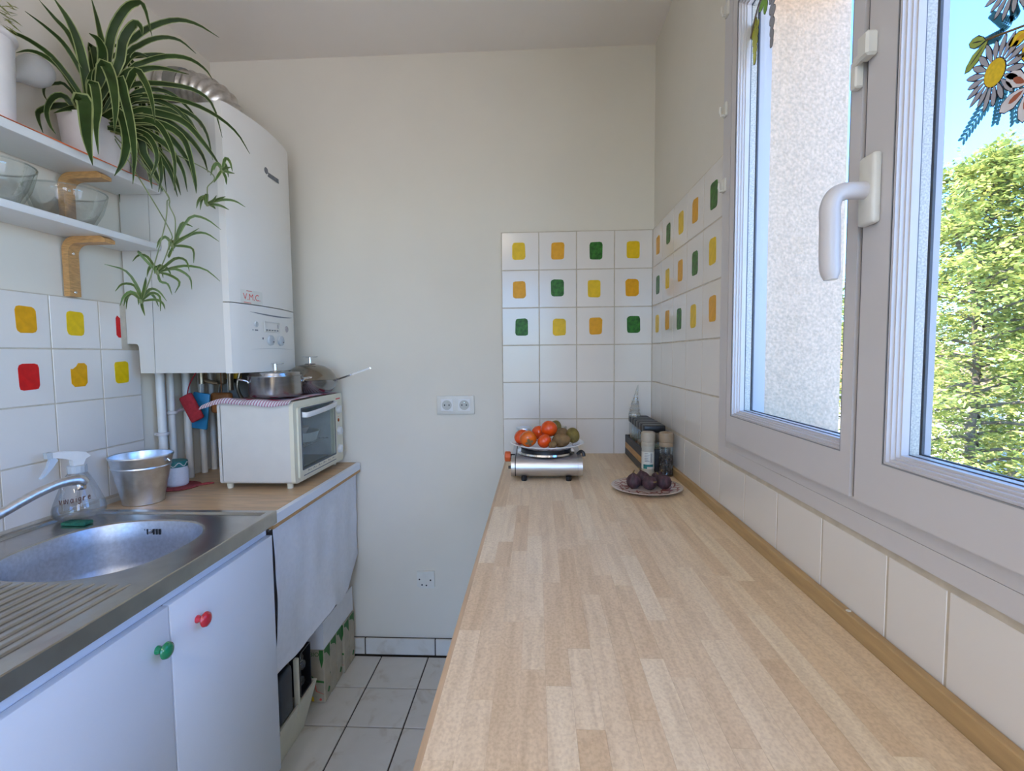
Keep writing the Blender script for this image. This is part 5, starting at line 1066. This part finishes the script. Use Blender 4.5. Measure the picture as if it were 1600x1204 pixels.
MB().prism([(-.521,.372),(-.445,.374),(-.445,.304),(-.448,.300),(-.452,.2985),(-.497,.2985),(-.509,.301),(-.519,.307),(-.522,.311)], 'y', YW-.008, YW-.0002).build('plate', 'plastic', so2, 30)
for x_, z_ in ((-.510,.338),(-.462,.335),(-.499,.314),(-.480,.312)):
    MB().lathe([(0,.0006),(.0036,.0006),(.0036,0)], (x_,YW-.0081,z_), 12, xf=Matrix.Rotation(PI/2,4,'X')).build('hole', 'black', so2)

# ---------------------------------------------------------------- camping stove with its plate of fruit
st = thing('camping_stove', (.03, 1.70, CT), 'aluminium camping gas stove near the back wall', 'stove')
pf = [(1.592,.915),(1.5885,.930),(1.592,.945),(1.601,.956),(1.614,.9605),(1.80,.9655),(1.805,.962),(1.805,.905),(1.800,.900),(1.606,.900),(1.598,.905)]
MB().prism(pf, 'x', -.0705, .131).build('body', 'stovegrey', st, 50)
def sc2(k): return [(1.70+(a-1.70)*k, .93+(b-.93)*k) for a, b in pf]
q = MB().prism(sc2(1.012), 'x', -.0735, -.0705); q.build('seam_strip', 'black', st, 30)
MB().prism(sc2(.992), 'x', -.086, -.0735).build('left_cap', 'stovegrey', st, 40); MB().prism(sc2(1.004), 'x', .1315, .147).build('right_cap', 'stovegrey', st, 40)
MB().lathe([(0,0),(.005,0),(.005,.009),(0,.009)], (-.095,1.604,.930), 12, xf=Matrix.Rotation(PI/2,4,'Y')).build('regulator_pin', 'black', st)
for x_, y_ in ((-.044,1.603),(.102,1.603),(-.044,1.785),(.102,1.785)):
    MB().lathe([(0,0),(.0085,0),(.0098,.004),(.0098,.0145),(0,.0145)], (x_,y_,CT+.0002), 16).build('foot', 'black', st)
k = MB().lathe([(0,.020),(.015,.020),(.017,.017),(.017,.003),(.014,0),(0,0)], (-.110,1.655,.955), 24, xf=Matrix.Rotation(PI/2,4,'Y'), fn=lambda a, j: 1+.05*math.cos(a*8)).build('control_knob', 'orangeknob', st, 40)
MB().lathe([(0,.020),(.009,.020),(.009,0)], (-.0945,1.655,.955), 14, xf=Matrix.Rotation(PI/2,4,'Y')).build('knob_stem', 'black', st)
MB().tube(bez([(.135,1.66,.962),(.146,1.655,.972),(.154,1.65,.968),(.156,1.648,.957)],10), .006, 8).build('latch_lever', 'black', st)
MB().lathe([(.100,.0),(.098,.006),(.088,.0075),(.075,.004),(0,.003)], (.030,1.70,.9630), 48).build('drip_ring', 'chrome', st, 50)
MB().lathe([(.086,.0),(.0865,.010),(.078,.0115),(.072,.008),(0,.008)], (.030,1.70,.9685), 48).build('pan_support', 'stoveblack', st, 50)
def plate(nm, c, R_, h, m_, lab):
    q = MB().lathe([(0,.0022),(R_*.55,.0022),(R_*.60,.0005),(R_*.64,.0008),(R_*.80,h*.5),(R_*.985,h*.93),(R_,h),(R_*.985,h*1.08),(R_*.80,h*.72),(R_*.66,.006),(R_*.58,.0048),(0,.0048)], c, 64)
    return one(nm, q, m_, c, lab, 'plate', smooth=50)
PZ = .9803
plate('dinner_plate', (.034,1.70,PZ-.002), .127, .019, 'plate1', 'white dinner plate of fruit balanced on the camping stove')
def fruit(kind, c, r, dirv, label, grp, mats, sq=.88, calyx=True, open_=False):
    t = thing(kind, c, label, 'fruit', grp); d = Vector(dirv).normalized(); X_ = d.to_track_quat('Z','Y').to_matrix().to_4x4()
    cc = Vector(c)
    if kind == 'persimmon':
        pr = [(0,-r*sq),(r*.35,-r*sq*.97),(r*.72,-r*sq*.72),(r*.95,-r*sq*.30),(r,0.05*r),(r*.95,r*sq*.36),(r*.75,r*sq*.70),(r*.42,r*sq*.90),(r*.16,r*sq*.90),(0,r*sq*.84)]
        MB().lathe(pr, cc, 32, xf=X_, fn=lambda a, j: 1+.018*math.cos(a*4+.5)).build('flesh', mats, t, 80)
        if calyx:
            q = MB()
            for k in range(4):
                a = k*PI/2+.4; pts = [(.04*r,-.10*r,.90),(.34*r,-.20*r,.925),(.52*r,0,.86),(.34*r,.20*r,.925),(.04*r,.10*r,.90)]
                q.add([cc+X_@Vector((u*math.cos(a)-v_*math.sin(a), u*math.sin(a)+v_*math.cos(a), w_*r*sq+.0012)) for u, v_, w_ in pts], [(0,1,2,3,4)])
            q.build('calyx', 'stem', t, 0); MB().tube([cc+X_@Vector((0,0,r*sq*.84)), cc+X_@Vector((.001,.001,r*sq*1.04))], .0022, 8).build('stalk', 'stem', t)
    elif kind == 'kiwi':
        MB().ball(cc, r*.92, r*.92, r*1.22, 28, 16, xf=X_, fn=lambda a, j: 1+.012*math.cos(a*3+j)).build('skin', mats, t, 80)
        MB().lathe([(.004,0),(.0035,.002),(.0015,.0025),(0,.001)], cc+X_@Vector((0,0,r*1.205)), 10, xf=X_).build('blossom_end', 'stem', t)
    return t
G1 = 'persimmons on the white plate'; G2 = 'kiwis on the white plate'
fruit('persimmon', (-.030,1.650,PZ+.036), .0285, (.12,-.75,-.30), 'orange persimmon at the front left, greenish at its calyx', G1, 'persimmong')
fruit('persimmon', (.024,1.640,PZ+.0295), .0245, (-.6,.3,.6), 'small red-orange persimmon at the front centre of the plate', G1, 'persimmon', calyx=False)
fruit('persimmon', (.040,1.682,PZ+.0645), .0285, (.1,.8,.3), 'glossy orange persimmon on top of the fruit pile', G1, 'persimmon')
fruit('persimmon', (-.052,1.695,PZ+.034), .0275, (-.3,.5,.4), 'persimmon at the far left, half hidden behind the greenish one', G1, 'persimmon', calyx=False)
fruit('persimmon', (.006,1.730,PZ+.044), .0265, (-.2,.5,.6), 'persimmon at the back, showing between the front ones', G1, 'persimmon')
fruit('kiwi', (.080,1.652,PZ+.0305), .0255, (.75,-.20,.10), 'brown kiwi lying at the front right of the pile', G2, 'kiwi')
fruit('kiwi', (.122,1.690,PZ+.041), .0245, (.12,-.7,-.50), 'greenish kiwi at the right rim showing its blossom end', G2, 'kiwig')
fruit('kiwi', (.082,1.706,PZ+.040), .0245, (.5,.5,.3), 'brown kiwi just behind the front one', G2, 'kiwi')
fruit('kiwi', (.062,1.752,PZ+.056), .0255, (.3,.6,.6), 'greenish brown kiwi behind the topmost persimmon', G2, 'kiwig')
fruit('kiwi', (.050,1.610,PZ+.022), .0135, (.2,-.5,.4), 'small piece of pale brown kiwi between persimmon and kiwi at the plate front', G2, 'kiwi')

# two jars behind the stove
j1 = thing('labelled_jar', (-.052, 1.965, CT), 'glass jar with green label behind the plate at left', 'jar')
MB().lathe([(0,.002),(.031,.0003),(.035,.004),(.0355,.090),(.031,.102),(.030,.108)], (-.052,1.965,CT), 36).build('body', 'glass', j1, 50)
MB().lathe([(.0358,.030),(.0359,.030),(.0359,.096),(.0352,.099)], (-.052,1.965,CT), 36).build('label', 'greenlabel', j1, 50)
MB().lathe([(.030,.106),(.0315,.107),(.0315,.121),(.030,.123),(0,.1235)], (-.052,1.965,CT), 36).build('lid', 'zinc', j1, 40)
MB().lathe([(0,.004),(.0335,.004),(.034,.07),(0,.071)], (-.052,1.965,CT), 30).build('contents', 'salt', j1, 50)
j2 = thing('empty_jar', (.090, 1.985, CT), 'plain clear glass jar behind the fruit pile', 'jar')
MB().lathe([(0,.003),(.029,.0003),(.032,.004),(.0325,.100),(.029,.112),(.0295,.122),(.027,.122),(.0265,.112),(.030,.100),(.0295,.008),(0,.006)], (.090,1.985,CT), 36).build('body', 'glass', j2, 50)

# ---------------------------------------------------------------- figs, grinders, spice rack
FPC = (.331, 1.500, CT+.0003)
plate('fig_plate', FPC, .106, .0125, 'plate2', 'pink patterned plate of figs on the worktop')
for i, (x_, y_, z_, r, dv, lab) in enumerate([(.292,1.497,.0268,.0225,(-.1,-.2,.95),'purple fig at the left with its stalk pointing up'),(.335,1.480,.0262,.0215,(.25,-.8,.25),'purple fig at the front centre of the plate'),(.326,1.530,.0262,.0220,(-.2,.3,.85),'purple fig at the back, behind the front centre one'),(.372,1.533,.0255,.0210,(.5,.4,.6),'darkest fig at the back right with a stalk'),(.381,1.492,.0260,.0220,(-.5,.3,.7),'purple fig at the front right beside the pepper')]):
    c = Vector((x_,y_,CT+z_)); t = thing('fig', tuple(c), lab, 'fruit', 'figs on the patterned plate'); X_ = Vector(dv).to_track_quat('Z','Y').to_matrix().to_4x4()
    pr = [(0,-r),(r*.5,-r*.88),(r*.88,-r*.5),(r,0),(r*.93,r*.35),(r*.70,r*.70),(r*.40,r*.95),(r*.18,r*1.12),(r*.11,r*1.25),(0,r*1.27)]
    MB().lathe(pr, c, 32, xf=X_, fn=lambda a, j: 1+.012*math.cos(a*16)).build('skin', 'fig', t, 80)
    MB().tube([c+X_@Vector((0,0,r*1.2)), c+X_@Vector((.0015,0,r*1.42)), c+X_@Vector((.004,.001,r*1.62))], [.0028,.0022,.0018], 8).build('stalk', 'stem', t)
def grinder(nm, c, r, cap, lab, salt):
    t = thing(nm, c, lab, 'grinder')
    MB().lathe([(0,.0005),(r*.92,.0005),(r,.004),(r,.010),(r*.94,.014),(r*.92,.020),(r*.92,.090),(r*.97,.096),(r*.97,.101)], c, 36).build('body', 'label2' if salt else 'glass', t, 45)
    if salt:
        MB().lathe([(r*.935,.024),(r*.94,.024),(r*.94,.082),(r*.935,.082)], c, 36).build('label', 'label', t, 60)
        q = MB(); q2 = MB()
        va_ = math.atan2(-c[1], -c[0])
        def ol(a, z): an = va_+a; return (c[0]+r*.945*math.cos(an), c[1]+r*.945*math.sin(an), c[2]+z)
        def patch(q_, a0, a1, z0, z1, k=6):
            v = []; 
            for i in range(k+1): a = a0+(a1-a0)*i/k; v += [ol(a,z0), ol(a,z1)]
            q_.add(v, [(2*i,2*i+2,2*i+3,2*i+1) for i in range(k)])
        for i in range(9): patch(q, .42+i*.030, .42+i*.030+(.012 if i%3 else .022), .046, .078, 1)
        for z_ in (.076,.071,.066,.060,.055,.050): patch(q, -.55, .15+.1*math.sin(z_*900), z_, z_+.0016, 6)
        q.build('printed_lines', 'greyink', t, 0)
        patch(q2, -.75, .95, .032, .040, 10); patch(q2, -.75, -.1, .025, .033, 6); q2.build('blue_green_band', 'teal', t, 0)
    else:
        MB().lathe([(0,.006),(r*.90,.006),(r*.90,.058),(0,.060)], c, 30).build('mixed_pepper_core', 'black', t, 50)
        q = MB(); rp = random.Random(4)
        for k in range(420):
            a = rp.uniform(0,6.28); q.ball((c[0]+r*.885*math.cos(a), c[1]+r*.885*math.sin(a), c[2]+.009+rp.random()**1.2*.062), .0021, None, None, 6, 4)
        o_ = q.build('peppercorns', 'pepper', t, 60); o_['kind'] = 'stuff'
    cp = MB().lathe([(r*.97,.101),(r*1.0,.103),(r*.98,.113),(r*.93,.115),(r*1.02,.117),(r*1.05,.130),(r*1.03,.142),(r*.97,.147),(r*.8,.149),(0,.149)], c, 40, fn=lambda a, j: 1+(.012*math.cos(a*20) if 4 < j < 8 else 0)).build('cap', cap, t, 35)
    return t
grinder('salt_grinder', (.375,1.683,CT), .0225, 'walnutcap', 'white salt grinder with beige cap and paper label', True)
grinder('pepper_grinder', (.4325,1.672,CT), .0232, 'browncap', 'pepper grinder with brown cap and dark peppercorns', False)
rk = thing('spice_rack', (.41, 1.90, CT), 'dark wooden spice rack with a light stripe in the corner', 'rack')
rx0, rx1, ry0, ry1 = .3625, .4545, 1.722, 2.046
q = MB(); q.rbox(rx0,rx0+.010,ry0,ry1,CT+.0003,.966,.001,1); q.rbox(rx1-.008,rx1,ry0,ry1,CT+.0003,.966,.001,1); q.rbox(rx0+.0102,rx1-.0082,ry0,ry0+.010,CT+.0003,.966,.001,1); q.rbox(rx0+.0102,rx1-.0082,ry1-.010,ry1,CT+.0003,.966,.001,1); q.box(rx0+.010,rx1-.008,ry0+.01,ry1-.01,CT+.0003,CT+.007)
q.build('frame', 'rackgrey', rk)
MB().box(rx0-.0006,rx0+.0004,ry0+.0005,ry1-.006,.915,.938).build('light_stripe', 'rackwood', rk, 0)
for i in range(6):
    y0 = 1.7345+i*.0502; yc = y0+.0235
    lab = ['spice jar nearest the camera in the dark rack','second spice jar in the rack','third spice jar in the rack','fourth spice jar in the rack','fifth spice jar in the rack','last spice jar in the rack, under the glass ornament'][i]
    t = thing('spice_jar', (.411, yc, CT+.0073), 'square black-capped ' + lab, 'jar', 'spice jars in the rack')
    MB().rbox(.3745,.4455,y0+.001,y0+.043,CT+.0074,1.022,.006,2).build('body', 'glass', t, 40)
    MB().rbox(.377,.443,y0+.004,y0+.040,CT+.010,.960+.008*(i%3),.004,1).build('spice', ['walnutcap','fern2','browncap','redspice','fern2','walnutcap'][i], t)
    MB().rbox(.3725,.4475,y0,y0+.044,1.0222,1.0475,.0045,2).build('cap', 'black', t)
gt = thing('glass_ornament', (.388, 1.985, 1.0477), 'small clear glass tree ornament standing on the last spice jars', 'ornament')
pr = [(0,0),(.020,0),(.0215,.004),(.0205,.014),(.017,.024),(.019,.027),(.0155,.040),(.012,.050),(.0135,.053),(.0095,.066),(.0065,.078),(.0075,.081),(.005,.098),(.0035,.112),(.002,.124),(0,.128)]
q = MB().lathe(pr, (0,0,0), 24, fn=lambda a, j: 1+.10*math.cos(a*6+j*.8))
q.v = [(.388+p[0]+.014*(p[2]/.128)**2, 1.985+p[1], 1.0477+p[2]) for p in q.v]; q.build('body', 'ornglass', gt, 40)
q = MB()
for k in range(5): z_ = .018+k*.016; r_ = .0215-.0032*k; q.tube([(.388+.014*(z_/.128)**2+r_*math.cos(a), 1.985+r_*math.sin(a), 1.0477+z_+.002*math.sin(a*5)) for a in [2*PI*i/30 for i in range(31)]], .0009, 5)
q.build('spiral_thread', 'zinc', gt)

# ---------------------------------------------------------------- window clings
GX = .4797
def film(mb, pts, d): return mb.add([(GX-d,y,z) for y, z in pts], [tuple(range(len(pts)))])
def petal(c, a, L_, w, r0=0.0):
    ca, sa = math.cos(a), math.sin(a); P_ = [(r0,0),(r0+L_*.22,w*.6),(r0+L_*.55,w),(r0+L_*.85,w*.7),(r0+L_,0),(r0+L_*.85,-w*.7),(r0+L_*.55,-w),(r0+L_*.22,-w*.6)]
    return [(c[0]-(u*ca-v*sa), c[1]+u*sa+v*ca) for u, v in P_]
def grow(P_, k):
    cy = sum(p[0] for p in P_)/len(P_); cz = sum(p[1] for p in P_)/len(P_)
    return [(y+(y-cy)/max(1e-6,math.hypot(y-cy,z-cz))*k, z+(z-cz)/max(1e-6,math.hypot(y-cy,z-cz))*k) for y, z in P_]
cg = thing('flower_cling', (GX, .55, 1.53), 'translucent daisy and fern window sticker on the near casement', 'window sticker')
OUT = MB()
def daisy(c, R_, n_, mat_, rot=0):
    for k in range(n_):
        P_ = petal(c, rot+2*PI*k/n_, R_*.66*(1+.10*math.sin(k*2.3)), R_*.085, R_*.36); film(OUT, grow(P_, .0013), .0002); film(MB(), P_, .0005).build('petal', mat_, cg, 0)
    e = [(c[0]+R_*.36*math.cos(a), c[1]+R_*.40*math.sin(a)) for a in [2*PI*k/18 for k in range(18)]]; film(OUT, grow(e,.0012), .0003); film(MB(), e, .0007).build('flower_centre', 'filmyel', cg, 0)
daisy((.5605,1.588), .0335, 20, 'petal'); daisy((.5405,1.668), .033, 18, 'petal', .1); daisy((.492,1.60), .030, 18, 'petal', .2)
def lily(c, R_, n_, m1, m2, rot=0):
    for k in range(n_):
        P_ = petal(c, rot+2*PI*k/n_, R_, R_*.26, R_*.12); film(OUT, grow(P_,.0011), .0002); film(MB(), P_, .0005).build('petal', m1, cg, 0)
        film(MB(), petal(c, rot+2*PI*k/n_, R_*.55, R_*.10, R_*.22), .0007).build('petal_mark', m2, cg, 0)
    film(MB(), [(c[0]+R_*.16*math.cos(a), c[1]+R_*.16*math.sin(a)) for a in [2*PI*k/12 for k in range(12)]], .0009).build('flower_centre', 'filmyel', cg, 0)
lily((.5215,1.556), .030, 6, 'petalw', 'redmark', .35); lily((.520,1.607), .024, 5, 'filmyel', 'amberfilm', .6)
for c, a, L_, w in (((.5735,1.6285),2.75,.022,.0055),((.5700,1.627),3.75,.034,.0060)):
    P_ = petal(c, a, L_, w); film(OUT, grow(P_,.0011), .0002); film(MB(), P_, .0005).build('leaf', 'filmgreen', cg, 0); film(MB(), petal(c, a, L_*.7, w*.12, L_*.1), .0007).build('leaf_vein', 'outline', cg, 0)
q = MB()
for (y0,z0),(y1,z1) in (((.572,1.628),(.530,1.616)),((.535,1.590),(.515,1.588))):
    q.tube([(GX-.0006,y0,z0),(GX-.0006,y1,z1)], .0012, 4)
q.build('stem', 'stem', cg)
for (c, a, L_) in (((.555,1.575),3.9,.060),((.548,1.578),4.5,.045),((.545,1.625),2.3,.036),((.540,1.628),1.8,.030),((.552,1.622),2.9,.034),((.535,1.575),4.7,.05),((.530,1.63),1.2,.03)):
    q = MB()
    for k in range(12):
        s_ = k/12*L_; b = (c[0]-s_*math.cos(a), c[1]+s_*math.sin(a))
        for sd2 in (-1,1): film(q, petal(b, a+sd2*.75, L_*.27*(1-.5*k/12), .0020), .00015)
    film(q, petal(c, a, L_, .0009), .00015); q.build('fern_sprig', 'filmblue', cg, 0)
OUT.build('outline', 'outline', cg, 0)
gc = thing('grape_cling', (GX, 1.12, 1.93), 'translucent grapevine window sticker at the top of the far casement', 'window sticker')
OUT = MB()
def grapes(cy, z0, z1, wd, m_, n_):
    rg = random.Random(int(cy*100)); 
    for k in range(n_):
        u = k/(n_-1); z = z0+(z1-z0)*u; y = cy+wd*(1-u)*math.sin(k*2.1); e = [(y+.0072*math.cos(a), z+.0088*math.sin(a)) for a in [2*PI*i/10 for i in range(10)]]
        film(OUT, grow(e,.0012), .0002+k*1e-6); film(MB(), e, .0005+k*1e-5).build('grape', m_, gc, 0)
grapes(1.148, 2.015, 1.935, .016, 'filmgrape', 16); grapes(1.070, 2.045, 1.925, .014, 'filmgrey', 17)
for k in range(5):
    P_ = petal((1.100,2.035), .9+k*1.256, .034, .010); film(OUT, grow(P_,.0012), .0002); film(MB(), P_, .0006+k*2e-5).build('vine_leaf', 'filmgreen2', gc, 0)
MB().tube(bez([(GX-.0012,1.172,1.985),(GX-.0012,1.15,2.02),(GX-.0012,1.12,2.045),(GX-.0012,1.07,2.055),(GX-.0012,1.03,2.06)],16), .0022, 5).build('vine_stem', 'bark', gc)
OUT.build('outline', 'outline', gc, 0)
